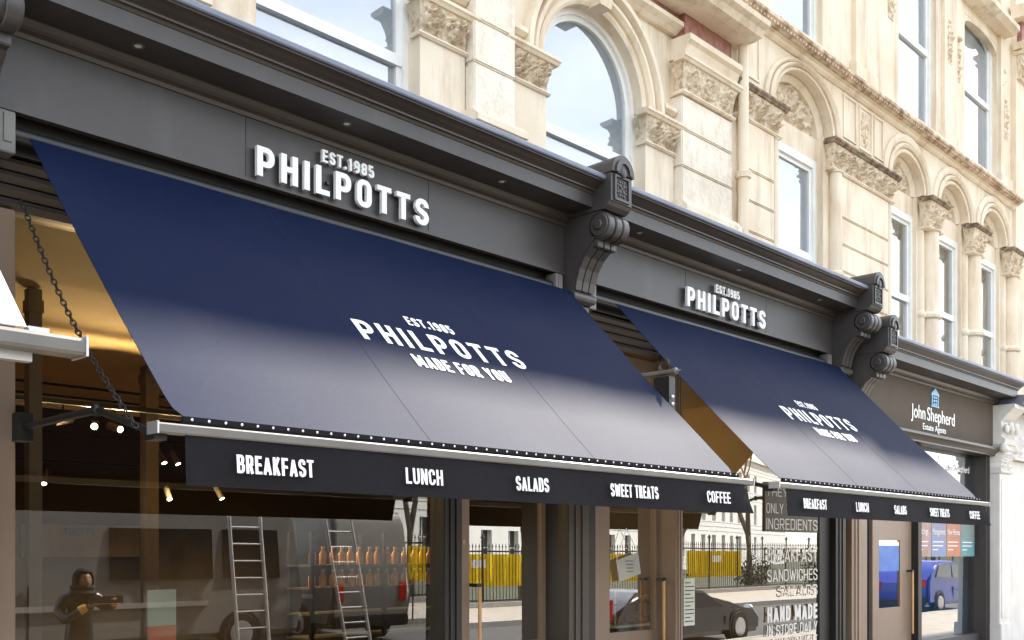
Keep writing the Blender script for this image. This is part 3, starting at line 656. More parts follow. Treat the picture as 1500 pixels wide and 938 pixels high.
# white stone shop column to the right, and its front
N = thing('neighbouring_shopfront', 'white painted stone shopfront with a carved column capital at the right edge', 'shopfront', (18.4, 0, 0))
mb = MB().box(17.745, 18.25, -.10, .3, 0, 3.0, .01); mb.box(17.70, 18.30, -.14, .3, 0, .5, .01); mb.box(17.82, 18.17, -.115, -.09, .6, 2.9); mb.build('column', M['white_stone'], N)
mb = MB(); carved_band(mb, 17.76, 18.24, 3.04, 3.46, -.11, .075, 2, .07, 4.4, .2)
for x in (17.72, 18.28): mb.ball((x, -.17, 3.40), .075, (1, 1, 1))
mb.build('capital', M['white_stone'], N, smooth=60)
MB().prism([(.2, 3.0), (-.12, 3.0), (-.14, 3.02), (-.12, 3.04), (.2, 3.04)], 17.73, 18.27).build('necking', M['white_stone'], N)
mb = MB(); mb.prism([(.2, 3.47), (-.18, 3.47), (-.20, 3.55), (-.13, 3.60), (-.13, 3.85), (-.25, 3.98), (-.34, 4.06), (-.34, 4.12), (.2, 4.12)], 17.72, 18.28)
for q in range(5): mb.ball((17.76 + q * .12, -.2 - .03 * (q % 2), 3.72 + .05 * (q % 2)), .06, (1, .8, 1.3))
mb.build('bracket', M['white_stone'], N, smooth=40)
MB().prism([(.2, 4.125), (-.40, 4.125), (-.46, 4.22), (-.46, 4.27), (.2, 4.35)], 17.905, 30).build('cornice', M['lead'], N)
box('fascia', M['white_stone'], 18.3, 30, .0, .2, 3.3, 4.12, N); mb = MB(); carved_band(mb, 18.4, 20.5, 3.35, 3.75, -.01, .06, 5, 0, 6.6, .1, .02); mb.build('carved_frieze', M['white_stone'], N, smooth=60)
box('front_wall', M['white_stone'], 18.26, 30, .1, .4, 0, 3.29, N)
# the frontage left of the first corbel
L = thing('neighbouring_shopfront', 'dark pilastered shopfront beyond the left edge behind the white awning', 'shopfront', (-2, 0, 0))
box('front_wall', M['paint'], -8, 1.755, .02, .4, 0, 4.18, L); box('fascia', M['paint'], -8, 1.755, -.02, .1, 4.19, 4.59, L); cornice(L, -8, 1.755)

# ------------------------------------------------------------------ awnings
YT, ZT, YB, ZBt = -.08, 4.018, -1.785, 2.285
def slope(cx):
    L = math.hypot(YB - YT, ZBt - ZT); dy, dz = (YB - YT) / L, (ZBt - ZT) / L      # down the slope
    return lambda a, b, d, s0=0: (cx + a, YT + dy * (s0 - b) + dz * d * 1.0, ZT + dz * (s0 - b) - dy * d)
SL = math.hypot(YB - YT, ZBt - ZT)
def awning(cx, wd, label, grp):
    A = thing('awning', label, 'awning', (cx, -.9, 2.0), grp)
    x0, x1 = cx - wd / 2, cx + wd / 2
    f = slope(cx); nx, ny = 46, 26; P = []
    def surf(u, v, d=0):
        sag = -.022 * math.sin(pi * v) - .005 * math.sin(pi * v) * math.sin(u * 3 * pi) ** 2 + .004 * math.sin(u * 3 * 2 * pi) * v + .006 * noise.noise(Vector((u * 5 + cx, v * 3, 1))) + .003 * noise.noise(Vector((u * 16 + v * 5, v * 4 + cx, 4)))
        k = max(0, (v - .945) / .055) ** 2 * .055 * (1 if abs(u - .5) > .4 else 0) * ((abs(u - .5) - .4) / .1)
        return f((u - .5) * wd - k * (1 if u > .5 else -1), -v * SL, sag + d)
    mb = MB(); top = [[surf(i / nx, j / ny) for i in range(nx + 1)] for j in range(ny + 1)]; bot = [[surf(i / nx, j / ny, -.004) for i in range(nx + 1)] for j in range(ny + 1)]
    a = mb.grid(top); b = mb.grid(bot)
    for e in ([(0, i) for i in range(nx + 1)], [(ny, i) for i in range(nx + 1)], [(j, 0) for j in range(ny + 1)], [(j, nx) for j in range(ny + 1)]):
        for p, q in zip(e[:-1], e[1:]): mb.face((a[p[0]][p[1]], a[q[0]][q[1]], b[q[0]][q[1]], b[p[0]][p[1]]))
    fab = mb.build('canopy', M['navy'], A, smooth=30)
    for u in (.327, .634): MB().tube([surf(u + .0, v / 12, .002) for v in range(0, 13)], .0007, 4).build('seam', M['seam'], fab)
    for s0, s, w_, h_, bo, gp in ((.452, 'EST.1985', .42, .095, .19, .30), (.545, 'PHILPOTTS', 1.46, .205, .20, .42), (.645, 'MADE FOR YOU', .84, .125, .18, .26)):
        words('lettering', M['print'], fab, s, w_, h_, lambda a, b, d, s0=s0: (lambda q: surf(.5 + (q[0]) / wd, s0 - q[1] / SL, .0025 + d))((a, b)), .002, bo, gp)
    MB().prism([(-1.778, 2.275), (-1.80, 2.262), (-1.806, 2.278), (-1.803, 2.302), (-1.786, 2.304)], x0 + .01, x1 - .01).build('fastening_strip', M['valance'], A)
    mb = MB(); n = int(wd / .083)
    for i in range(n): mb.ball((x0 + .05 + i * (wd - .1) / (n - 1), -1.807, 2.288), .0065, (1, .6, 1), 8)
    mb.build('stud_row', M['white'], A)
    bar = MB().prism([(-1.76, 2.218), (-1.846, 2.214), (-1.852, 2.22), (-1.852, 2.252), (-1.84, 2.26), (-1.76, 2.262)], x0 - .13, x1 + .13).build('front_bar', M['bar'], A)
    for xx in (x0 - .138, x1 + .13): MB().box(xx, xx + .008, -1.855, -1.757, 2.211, 2.265).build('end_cap', M['alu'], bar)
    mb = MB(); n = 60; P = []; Q = []
    for j in range(7):
        t = j / 6; row = []; r2 = []
        for i in range(n + 1):
            u = i / n; yy = -1.838 - .020 * t * (1 + .5 * math.sin(u * 9 + cx)) - (.05 * t * max(0, (u - .95) / .05)) - .003 * math.sin(u * 40)
            row.append((x0 + u * wd + .02 * t * (1 if u > .9 else 0) * (u - .9) * 10, yy, 2.213 - .222 * t)); r2.append((row[-1][0], yy + .003, row[-1][2]))
        P.append(row); Q.append(r2)
    a = mb.grid(P); b = mb.grid(Q)
    for i in range(n): mb.face((a[6][i], a[6][i + 1], b[6][i + 1], b[6][i]))
    for j in range(6): mb.face((a[j][0], a[j + 1][0], b[j + 1][0], b[j][0])); mb.face((a[j][n], a[j + 1][n], b[j + 1][n], b[j][n]))
    va = mb.build('valance', M['valance'], A, smooth=40)
    for s, c, w_ in (('BREAKFAST', -1.874, .42), ('LUNCH', -.952, .262), ('SALADS', -.10, .285), ('SWEET TREATS', .905, .52), ('COFFEE', 1.925, .31)):
        k = wd / 4.64
        words('lettering', M['print'], va, s, w_ * k, .085, lambda a, b, d, c=c: (cx + (c + 0) * k + a, -1.852 - .011 * (1.5) - (.007 if b < 0 else 0) - d, 2.100 + b), .002, .175, .22)
    for s in (-1, 1):
        xx = cx + s * (wd / 2 + .0)
        mb = MB(); mb.tube([(xx - s * .02, .12, 2.41), (xx + s * -.02, -.6, 2.415), (xx + s * .03, -1.02, 2.40)], .022, 8); mb.tube([(xx + s * .03, -1.02, 2.40), (xx + s * .09, -1.73, 2.225)], .018, 8)
        mb.ball((xx + s * .03, -1.02, 2.40), .032); mb.box(xx + s * .09 - .03, xx + s * .09 + .03, -1.79, -1.70, 2.19, 2.23)
        mb.box(xx - s * .02 - .04, xx - s * .02 + .04, .02, .14, 2.33, 2.49); mb.build('folding_arm', M['black'], A, smooth=40)
    return A
AG = 'navy canvas awnings over the two shop bays'
awning(4.56, 4.64, 'larger navy awning nearest the camera with white lettering and a dark valance', AG)
awning(9.775, 4.47, 'smaller navy awning farther along, in front of the lower office shopfront', AG)
# white awning at the left edge
W = thing('awning', 'sunlit white canvas awning on a grey bar cut off by the left edge', 'awning', (0, -.9, 2.5))
mb = MB(); mb.prism([(-.1, 4.20), (-1.74, 2.60), (-1.745, 2.605), (-.1, 4.206)], -3.2, 1.60); cw = mb.build('canopy', M['canvas_white'], W)
MB().prism([(-1.72, 2.505), (-1.85, 2.50), (-1.862, 2.512), (-1.862, 2.555), (-1.85, 2.57), (-1.72, 2.575)], -3.3, 1.79).build('front_bar', M['bar'], W)
MB().box(1.79, 1.80, -1.865, -1.715, 2.497, 2.58).build('end_cap', M['alu'], W); MB().box(1.60, 1.68, -1.77, -1.72, 2.577, 2.605).build('bar_clip', M['alu'], W)
mb = MB(); mb.tube([(1.30, .0, 2.66), (1.36, -.9, 2.62), (1.42, -1.70, 2.50)], .035, 10); mb.ball((1.43, -1.66, 2.47), .065, (1, 1, .8)); mb.box(1.40, 1.62, -1.75, -1.70, 2.465, 2.503); mb.build('folding_arm', M['alu'], W, smooth=40)
# chain
CH = MB(); a, b = Vector((2.185, -.10, 3.66)), Vector((2.10, -1.66, 2.255)); nl = 46
for i in range(nl):
    t0, t1 = i / nl, (i + 1.30) / nl
    def cp(t): return a.lerp(b, t) + Vector((0, 0, -.10 * math.sin(pi * min(t, 1))))
    p, q = cp(t0), cp(t1); d = (q - p); l = d.length; d.normalize()
    u = d.cross(Vector((1, 0, 0))).normalized(); v = d.cross(u)
    if i % 2: u = v
    u = (u + .35 * (v if not i % 2 else d.cross(u))).normalized()
    c = (p + q) / 2; ring = [c + d * (l / 2 * math.cos(2 * pi * k / 12)) + u * (.0125 * math.sin(2 * pi * k / 12)) for k in range(13)]
    CH.tube(ring, .0038, 6)
CH.build('chain', M['steel'], None, 'black link chain hanging slackly from the slatted header to the awning arm', 'chain', smooth=40, loc=(2.15, -.9, 2.9))
# bracket with small lantern between the awnings
K = thing('hanging_lantern', 'small dark lantern on a pointed grey rod in the gap between awnings', 'lantern', (7.05, -.05, 3.2))
mb = MB(); mb.tube([(7.05, -.05, 3.2), (7.05, -1.05, 3.2), (7.05, -1.10, 3.2), (7.05, -1.11, 3.2), (7.05, -1.15, 3.203)], [.022, .022, .03, .016, .003], 10); mb.box(6.99, 7.11, -.07, -.05, 3.1, 3.3); mb.build('rod', M['bar'], K, smooth=40)
mb = MB().box(7.0, 7.10, -1.06, -.90, 2.88, 3.16, .008); la = mb.build('lantern_body', M['black'], K)
mb = MB(); mb.tube([(7.05, -.98 + .05 * math.cos(t * pi / 8), 3.26 + .05 * math.sin(t * pi / 8)) for t in range(17)], .012, 8); mb.build('ring', M['steel'], K, smooth=40)
MB().ball((7.05, -1.062, 2.99), .016).build('screw_head', M['alu'], la); MB().ball((7.05, -1.062, 2.93), .016).build('screw_head', M['alu'], la)

# ------------------------------------------------------------------ signs
def sign(cx, label, k=1):
    s = thing('shop_sign', label, 'sign', (cx, -.02, 4.2), 'raised white shop signs on the fascias')
    letters(MB(), 'PHILPOTTS', 1.52 * k, .20, on_wall(cx, -.025, 4.313), .03, .22, .40).build('name_lettering', M['sign_white'], s)
    letters(MB(), 'EST.1985', .46 * k, .088, on_wall(cx, -.025, 4.492), .025, .21, .30).build('date_lettering', M['sign_white'], s)
    mb = MB()
    for q in range(9): mb.box(cx + (q - 4) * .165 * k - .01, cx + (q - 4) * .165 * k + .01, -.026, .002, 4.31, 4.33)
    mb.build('mounting_stud', M['black'], s)
sign(4.48, 'raised white shop name lettering on the fascia above the larger awning')
sign(9.53, 'raised white shop name lettering on the fascia above the smaller awning', 1.02)
s = thing('office_sign', 'white office name with pale blue house icon on the lower brown fascia', 'sign', (15.25, -.01, 3.5))
text(MB(), 'John', .50, .27, on_wall(14.66, -.004, 3.70), .008).build('name_lettering', M['sign_white'], s); text(MB(), 'Shepherd', 1.05, .27, on_wall(15.505, -.004, 3.70), .008).build('name_lettering', M['sign_white'], s)
text(MB(), 'Estate', .39, .125, on_wall(15.02, -.004, 3.515), .008).build('subtitle_lettering', M['sign_white'], s); text(MB(), 'Agents', .42, .125, on_wall(15.48, -.004, 3.515), .008).build('subtitle_lettering', M['sign_white'], s)
mb = MB(); ix, iz = 15.26, 3.86
mb.plate([(ix - .14, iz + .18), (ix, iz + .26), (ix + .14, iz + .18), (ix + .14, iz + .15), (ix - .14, iz + .15)], -.02, -.003)
for a in (-.12, .095): mb.box(ix + a, ix + a + .025, -.02, -.003, iz, iz + .15)
for r_ in range(3):
    for c_ in range(2): mb.box(ix - .06 + c_ * .07, ix - .01 + c_ * .07, -.02, -.003, iz + .005 + r_ * .05, iz + .038 + r_ * .05)
mb.box(ix - .14, ix + .14, -.02, -.003, iz - .02, iz - .002); mb.build('house_icon', M['signblue'], s)
wl = thing('window_lettering', 'faint white office name on the transom glass below the brown fascia', 'lettering', (16.75, .2, 3.0))
text(MB(), 'John', .28, .15, on_wall(16.44, .203, 3.02), .002).build('lettering', M['print'], wl); text(MB(), 'Shepherd', .58, .15, on_wall(16.93, .203, 3.02), .002).build('lettering', M['print'], wl)

# window graphics, cards and posters
F = thing('window_graphic', 'tall window lettering on grey film listing sandwiches and salads in the second shop', 'window graphic', (11.05, .02, 1.2))
box('film', M['film'], 10.42, 11.69, .020, .023, 1.93, 2.50, F)
mb = MB()
for s_, z, h_, x0_, x1_ in (('THEY ARE', 2.39, .10, 10.45, 11.4), ('ONLY THE BEST', 2.20, .115, 10.45, 11.66), ('INGREDIENTS', 2.02, .13, 10.45, 11.67),
        ('BREAKFAST', 1.66, .17, 10.47, 11.67), ('SANDWICHES', 1.42, .14, 10.47, 11.67), ('SALADS', 1.23, .13, 10.75, 11.67), ('HAND MADE', .97, .18, 10.47, 11.67), ('IN STORE DAILY', .78, .13, 10.47, 11.67), ('THE WAY YOU LIKE IT', .62, .11, 10.47, 11.67)):
    words('lettering', M['print'], F, s_, x1_ - x0_, h_, on_wall((x0_ + x1_) / 2, .0195, z), .002, .24 if s_ == 'HAND MADE' else .13, .25)
cd = thing('hanging_card', 'tilted grey card hung on string inside the narrow glass door', 'card', (8.1, .17, 1.55))
ct, st = math.cos(R(13)), math.sin(R(13)); mb = MB(); mb.plate([(8.1 + x * ct - z * st, 1.545 + x * st + z * ct) for x, z in ((-.18, -.11), (.18, -.11), (.18, .11), (-.18, .11))], .195, .20); mb.build('board', M['card'], cd)
mb = MB(); mb.tube([(7.90, .197, 1.60), (8.06, .197, 1.93)], .003, 5); mb.tube([(8.25, .197, 1.69), (8.06, .197, 1.93)], .003, 5); mb.build('string', M['print'], cd)
mb = MB()
for q in range(4): text(mb, ('WE ARE', 'OPEN', 'COME', 'IN')[q], .16, .03, lambda a, b, d, q=q: (8.1 + a * ct - (b + .06 - q * .045) * st, .194 - d, 1.545 + a * st + (b + .06 - q * .045) * ct), .001) if False else mb.box(8.04 + .01 * q, 8.17, .193, .195, 1.60 - q * .035, 1.61 - q * .035)
mb.build('faint_print', M['bar'], cd)
me_ = thing('menu_card', 'pale printed menu card stuck inside the second shop window beside the door', 'menu', (8.9, .02, 1.0))
box('sheet', M['paper'], 8.80, 9.0, .022, .025, .93, 1.42, me_); mb = MB()
for q in range(11): mb.box(8.82, 8.82 + (.16 if q % 3 else .10), .0195, .0215, 1.37 - q * .04, 1.38 - q * .04)
mb.build('print_lines', M['ink'], me_)
for q, (m_, w_, lab) in enumerate((('posterA', 'Lettings', 'rosy brown window poster at the left of the office poster row'), ('posterB', 'Management', 'blue window poster second in the office poster row'), ('posterC', 'New Homes', 'orange window poster third in the office poster row'), ('posterD', '', 'teal window poster at the right end of the office poster row'))):
    xa = 15.08 + q * .60; p_ = thing('poster', lab, 'poster', (xa + .29, .2, 1.62), 'posters across the office window')
    box('sheet', M[m_], xa, xa + .585, .205, .209, 1.62, 2.45, p_)
    mb = MB()
    if w_: text(mb, w_, .5 if q else .36, .13, on_wall(xa + .29, .203, 2.0), .001)
    for r_ in range(3): mb.box(xa + .05, xa + .05 + (.42, .40, .2)[r_], .202, .204, 1.84 - r_ * .06, 1.855 - r_ * .06)
    mb.build('print', M['print'], p_)
bp = thing('blue_panel', 'deep blue poster on the top of the office door glass', 'poster', (14.1, .21, 1.5)); box('sheet', M['bluepanel'], 13.84, 14.5, .208, .212, 1.42, 1.78, bp); box('header', M['white'], 13.84, 14.5, .207, .213, 1.781, 1.84, bp)

# ------------------------------------------------------------------ inside the shop
RM = thing('shop_interior', 'dim shop room with ochre ceiling behind the glass fronts', 'room', (6, 4, 0))
box('ceiling', M['ochre'], 1.9, 12.6, 1.75, 9.55, 3.80, 3.9, RM); box('window_soffit', M['ochre'], 1.9, 12.6, .325, 1.75, 3.70, 3.9, RM)
box('back_wall', M['inwall'], 1.9, 12.6, 8.6, 8.8, 0, 3.795, RM); box('side_wall', M['inwall'], 1.7, 1.9, .33, 8.8, 0, 3.9, RM); box('side_wall', M['inwall'], 12.6, 12.8, .42, 8.8, 0, 2.6, RM); box('wall_frieze', M['ochre'], 12.6, 12.8, .42, 8.8, 2.602, 3.9, RM)
box('shop_floor', M['floor_in'], 1.7, 12.6, .21, 8.8, -.02, .02, RM)
box('beam', M['beam'], 1.91, 12.59, 5.5, 5.62, 3.30, 3.41, RM)
mb = MB()
for y_ in (6.5, 7.4): mb.box(1.95, 12.5, y_, y_ + .03, 3.70, 3.73)
mb.build('conduit', M['black'], RM)
def col_in(x, y, wd, lab):
    c = thing('interior_column', lab, 'column', (x, y, 0), 'cream columns inside the shop'); box('shaft', M['incol'], x - wd / 2, x + wd / 2, y - wd / 2, y + wd / 2, .02, 3.79, c); box('cap', M['incol'], x - wd * .6, x + wd * .6, y - wd * .6, y + wd * .6, 3.6, 3.70, c)
col_in(3.21, 2.4, .10, 'narrow cream timber column near the left edge, inside the window'); col_in(5.48, 5.0, .15, 'cream column deeper in the shop left of the dark valance')
box('toilet_panel', M['incol'], 5.4, 7.1, 8.56, 8.6, 1.62, 2.08, RM)
ts = thing('direction_sign', 'small dark toilets sign on the ochre panel at the back of shop', 'sign', (6.2, 8.55, 1.9)); letters(MB(), 'TOILETS', .44, .10, on_wall(6.2, 8.555, 1.98), .004, .2, .3).build('lettering', M['ink'], ts)
def spot(x, y, z, aim, lit, lab):
    t = thing('spotlight', lab, 'spotlight', (x, y, z + .16), 'ceiling spotlights in the shop')
    d = Vector(aim).normalized(); c = Vector((x, y, z))
    mb = MB().tube([c - d * .10, c + d * .10], .04, 14); h = mb.build('head', M['incol'], t, smooth=40)
    MB().tube([c + d * .101, c + d * .104], .032, 14).build('lens', M['lamp'] if lit else M['black'], h)
    MB().tube([(x, y, z + .05), (x, y, z + .20)], .01, 6).build('stem', M['black'], t)
    if lit:
        l = bpy.data.lights.new('spot_lamp', 'SPOT'); l.energy = lit * (1.1 if y < 5 else .5); l.color = (1, .68, .34); l.spot_size = R(172); l.spot_blend = .6; l.shadow_soft_size = .05
        o = bpy.data.objects.new('spot_lamp', l); C.objects.link(o); o.parent = h; o.location = c + d * .13 - wloc(h); o.rotation_euler = (-d).to_track_quat('Z', 'Y').to_euler()
for q, (x, y, z, aim, lit) in enumerate(((4.47, 4.9, 3.08, (-1, -.2, -.25), 0), (4.81, 4.9, 3.07, (-.5, -1, -.35), 60), (5.03, 4.9, 3.06, (.2, -1, -.3), 60), (6.75, 7.2, 3.0, (.2, -.6, -1), 60), (6.95, 7.2, 3.0, (.3, -.5, -1), 60),
        (5.3, 7.5, 2.66, (-.3, -.5, -1), 40), (7.8, 7.5, 2.56, (.3, -.5, -1), 50), (7.0, 7.5, 2.52, (0, -.6, -1), 50), (9.0, 4.5, 3.0, (0, -1, -.5), 25), (10.6, 4.5, 3.0, (.3, -1, -.5), 25))):
    spot(x, y, z, aim, lit, ('unlit cream spotlight, leftmost on the track under the beam', 'lit spotlight second on the track under the beam', 'lit spotlight just behind the awning arm elbow', 'left spotlight of the pair deeper in the shop', 'right spotlight of the pair deeper in the shop', 'low spotlight near the narrow cream column', 'low spotlight just under the valance edge', 'low spotlight left of the one under the valance edge', 'spotlight over the bread counter behind the narrow door', 'spotlight over the second shop window')[q])
tr = thing('light_track', 'thin black lighting track carrying the spotlights', 'light track', (7, 4.9, 3.3)); mb = MB()
for y_, z_ in ((4.9, 3.28), (7.2, 3.20), (7.5, 2.86), (4.5, 3.2)): mb.box(3.0, 12.3, y_ - .02, y_ + .02, z_, z_ + .03)
mb.build('rail', M['black'], tr)
bd = thing('display_board', 'tall pale board with an orange foot standing inside the window', 'board', (3.57, 1.0, .02))
box('panel', M['board'], 3.47, 3.69, .99, 1.01, 1.16, 1.42, bd); box('lower_panel', M['orange'], 3.47, 3.69, .99, 1.01, .2, 1.158, bd); box('foot', M['bar'], 3.42, 3.74, .9, 1.1, .02, .2, bd)
# shelves with bottles
SH = thing('shelf_rack', 'metal shelf rack of juice bottles inside the first shop window', 'shelf', (7.1, 3, .02)); mb = MB()
for x in (6.15, 7.1, 8.05):
    for y in (2.8, 3.2): mb.box(x - .02, x + .02, y - .02, y + .02, .02, 1.9)
mb.build('upright', M['black'], SH)
for z in (1.56, 1.32, 1.05, .8): box('shelf', M['inwall'], 6.12, 8.08, 2.78, 3.22, z - .02, z, SH)
proto = None
for r_, z in enumerate((1.562, 1.322)):
    for q in range(15):
        x = 6.2 + q * .124; lb = ('orange juice bottle with pale cap on the upper shelf of the rack', 'orange juice bottle with pale cap on the second shelf of the rack')[r_]
        if proto is None:
            proto = thing('bottle', lb, 'bottle', (x, 2.86, z), 'juice bottles on the rack'); MB().lathe((x, 2.86, z), [(.036, 0), (.038, .02), (.038, .11), (.016, .15), (.016, .165)], 12).build('bottle_body', M['juice'], proto, smooth=50); MB().lathe((x, 2.86, z), [(.019, .166), (.019, .19)], 10).build('bottle_cap', M['cap'], proto)
        else:
            o = dup(proto); o.location = (x + random.uniform(-.01, .01), 2.86 + random.uniform(-.02, .02), z); o['label'] = lb
CT = thing('bread_counter', 'low counter with bread rolls behind the narrow glass door', 'counter', (9.8, 1.3, .02))
box('cabinet', M['dark'], 9.2, 10.6, 1.25, 1.9, .02, .82, CT); box('worktop', M['alu'], 9.18, 10.62, 1.22, 1.92, .822, .85, CT); mb = MB()
for x in (9.25, 10.0, 10.55): mb.tube([(x, 1.27, .85), (x, 1.27, 1.28)], .012, 8)
mb.build('rail_post', M['alu'], CT); box('glass_shelf', M['carglass'], 9.2, 10.6, 1.25, 1.7, 1.08, 1.095, CT)
for q in range(14):
    x, y, z = 9.32 + (q % 7) * .17, 1.34 + .02 * (q % 3), .892 if q < 7 else 1.137
    mb = MB().ball((x, y, z), .07, (1.15, .9, .6)); o = mb.build('bread_roll', M['bread'], None, ('golden bread roll on the counter top behind the narrow door', 'golden bread roll on the glass shelf above the counter')[q // 7], 'bread', 'bread rolls on the counter', loc=(x, y, z - .042), smooth=60)
# estate office interior
OF = thing('office_interior', 'pale blue office room behind the right hand shop window', 'room', (15, 3, 0))
box('back_wall', M['room'], 12.9, 18.2, 4.0, 4.1, 0, 3.4, OF); box('side_wall', M['signblue'], 17.76, 18.2, .42, 4.0, 0, 3.4, OF); box('ceiling', M['room'], 12.9, 18.2, .42, 4.1, 3.4, 3.5, OF); box('office_floor', M['floor_in'], 12.85, 18.2, .41, 4.1, -.02, .02, OF)
box('partition', M['room'], 12.85, 12.9, .42, 4.1, 0, 3.5, OF)

# person standing inside the window
def skin(name, verts, edges, radii, m, par, sub=2, root=0):
    me = bpy.data.meshes.new(name); me.from_pydata(verts, edges, []); o = bpy.data.objects.new(name, me); C.objects.link(o)
    o.modifiers.new('s', 'SKIN'); sl_ = me.skin_vertices[0].data
    for i, r_ in enumerate(radii): sl_[i].radius = r_ if isinstance(r_, tuple) else (r_, r_); sl_[i].use_root = (i == root)
    sb = o.modifiers.new('b', 'SUBSURF'); sb.levels = sub; sb.render_levels = sub
    dg = bpy.context.evaluated_depsgraph_get(); dg.update(); m2 = bpy.data.meshes.new_from_object(o.evaluated_get(dg))
    bpy.data.objects.remove(o); bpy.data.meshes.remove(me)
    b = MB(); b.b.from_mesh(m2); bpy.data.meshes.remove(m2)
    return b.build(name, m, par, smooth=180)
px_, py_ = 4.93, -5.05
PE = thing('person', 'hooded person in black leather jacket holding a dark tablet, reflected in the window', 'person', (px_, py_, -.13))
def pt(x, y, z): return (px_ + x, py_ + y, z - .13)
vs = [pt(0, 0, .80), pt(0, 0, .95), pt(0, .0, 1.10), pt(.01, -.01, 1.22), pt(.02, -.02, 1.29),
      pt(-.17, .01, 1.22), pt(-.24, -.01, 1.06), pt(-.22, -.16, .97), pt(-.02, -.27, 1.14),
      pt(.19, .0, 1.22), pt(.27, -.06, 1.10), pt(.30, -.20, 1.14), pt(.27, -.29, 1.24),
      pt(-.09, 0, .72), pt(-.10, -.02, .42), pt(-.10, .02, .09), pt(-.10, -.10, .05), pt(.09, 0, .72), pt(.10, -.02, .42), pt(.10, .02, .09), pt(.10, -.10, .05)]
ed = [(0, 1), (1, 2), (2, 3), (3, 4), (3, 5), (5, 6), (6, 7), (7, 8), (3, 9), (9, 10), (10, 11), (11, 12), (0, 13), (13, 14), (14, 15), (15, 16), (0, 17), (17, 18), (18, 19), (19, 20)]
rd = [(.15, .11), (.15, .11), (.165, .115), (.13, .10), .058, .085, .066, .058, .045, .085, .066, .058, .045, .085, .062, .045, .04, .085, .062, .045, .04]
body = skin('body', vs, ed, rd, M['leather'], PE)
hd = Vector(pt(.03, -.04, 1.405))
b = MB(); b.ball(hd, .098, (.84, .96, 1.18), 24)
for v in b.b.verts:
    p = v.co - hd
    if p.y < -.03:
        v.co.y -= .022 * math.exp(-((p.x / .016) ** 2 + ((p.z + .012) / .026) ** 2))
        v.co.y += .010 * sum(math.exp(-(((p.x - s * .034) / .017) ** 2 + ((p.z - .018) / .014) ** 2)) for s in (-1, 1))
        v.co.y -= .008 * math.exp(-((p.x / .028) ** 2 + ((p.z + .052) / .010) ** 2))
    if p.z < -.05: v.co.x = hd.x + p.x * .86
head = b.build('head', M['skin'], PE, smooth=180)
for s_ in (-1, 1):
    MB().ball(hd + Vector((s_ * .034, -.080, .018)), .010, (1.2, .6, .7), 10).build('eye', M['white'], head, smooth=180); MB().ball(hd + Vector((s_ * .034, -.087, .018)), .0055, (1, .5, 1), 8).build('pupil', M['black'], head)
MB().ball(hd + Vector((0, -.094, -.054)), .017, (1.4, .4, .42), 10).build('lips', M['redbrick'], head, smooth=180)
b = MB(); b.ball(hd + Vector((0, .025, .012)), .128, (.92, 1.0, 1.16), 28)      # hood with an open face
bmesh.ops.delete(b.b, geom=[v for v in b.b.verts if (v.co - hd).y < -.052 and abs((v.co - hd).x) < .078 and -.2 < (v.co - hd).z < .088], context='VERTS')
bmesh.ops.solidify(b.b, geom=b.b.faces[:], thickness=.014); b.build('hood', M['hood'], PE, smooth=180)
b = MB(); n = 24
for k_, (r_, z_) in enumerate(((.10, 1.30), (.13, 1.27), (.11, 1.335))): b.tube([pt(.02 + r_ * math.cos(2 * pi * i / n), -.02 + r_ * .85 * math.sin(2 * pi * i / n), z_) for i in range(n + 1)], .030, 8)
b.build('collar', M['hood'], PE, smooth=180)
def hand(base, fwd, up, s=1):
    f = Vector(fwd).normalized(); u = Vector(up).normalized(); r_ = f.cross(u); u = r_.cross(f); B_ = Vector(base)
    vs = [B_, B_ + f * .045, B_ + f * .085]; ed = [(0, 1), (1, 2)]; rd = [(.026, .018), (.034, .016), (.030, .013)]
    for k_, l in enumerate((.058, .068, .063, .048)):
        o = (k_ - 1.5) * .019; i = len(vs); c_ = .35
        vs += [B_ + f * .088 + r_ * o, B_ + f * (.088 + l * .55) + r_ * o - u * .010, B_ + f * (.088 + l * .85) + r_ * o - u * .034]
        ed += [(2, i), (i, i + 1), (i + 1, i + 2)]; rd += [.0095, .0088, .0075]
    i = len(vs); vs += [B_ + f * .035 + r_ * s * .036, B_ + f * .068 + r_ * s * .052 - u * .012, B_ + f * .095 + r_ * s * .050 - u * .026]; ed += [(0, i), (i, i + 1), (i + 1, i + 2)]; rd += [.012, .010, .008]
    return skin('hand', [tuple(v) for v in vs], ed, rd, M['skin'], PE, 2, 0)
hand(pt(-.03, -.265, 1.135), (.7, -.9, .35), (.3, -.4, 1), -1); hand(pt(.278, -.27, 1.22), (-.45, -.75, .10), (0, -.2, 1), 1)
def cuff(a, b_, r0, r1):
    MB().tube([pt(*a), tuple((Vector(pt(*a)) + Vector(pt(*b_))) / 2), pt(*b_)], [r0, (r0 + r1) / 2 + .006, r1], 14).build('amber_cuff', M['gold'], body, smooth=60)
cuff((-.10, -.232, 1.082), (-.035, -.262, 1.128), .052, .040); cuff((.298, -.20, 1.145), (.28, -.262, 1.21), .052, .040)
TB = thing('tablet', 'dark tablet held upright in both hands of the hooded person', 'tablet', pt(.14, -.36, 1.20)); v_ = Vector(pt(.14, -.37, 1.205))
mb = MB().box(v_.x - .19, v_.x + .19, v_.y - .012, v_.y + .012, v_.z - .045, v_.z + .045, .005); mb.build('tablet_body', M['black'], TB); box('edge_trim', M['alu'], v_.x - .17, v_.x + .17, v_.y - .016, v_.y - .0125, v_.z - .043, v_.z - .037, TB)

PE.scale = (1, -1, 1); TB.scale = (1, -1, 1)
q_ = TB.location - PE.location; TB.location = PE.location + Vector((q_.x, -q_.y, q_.z))
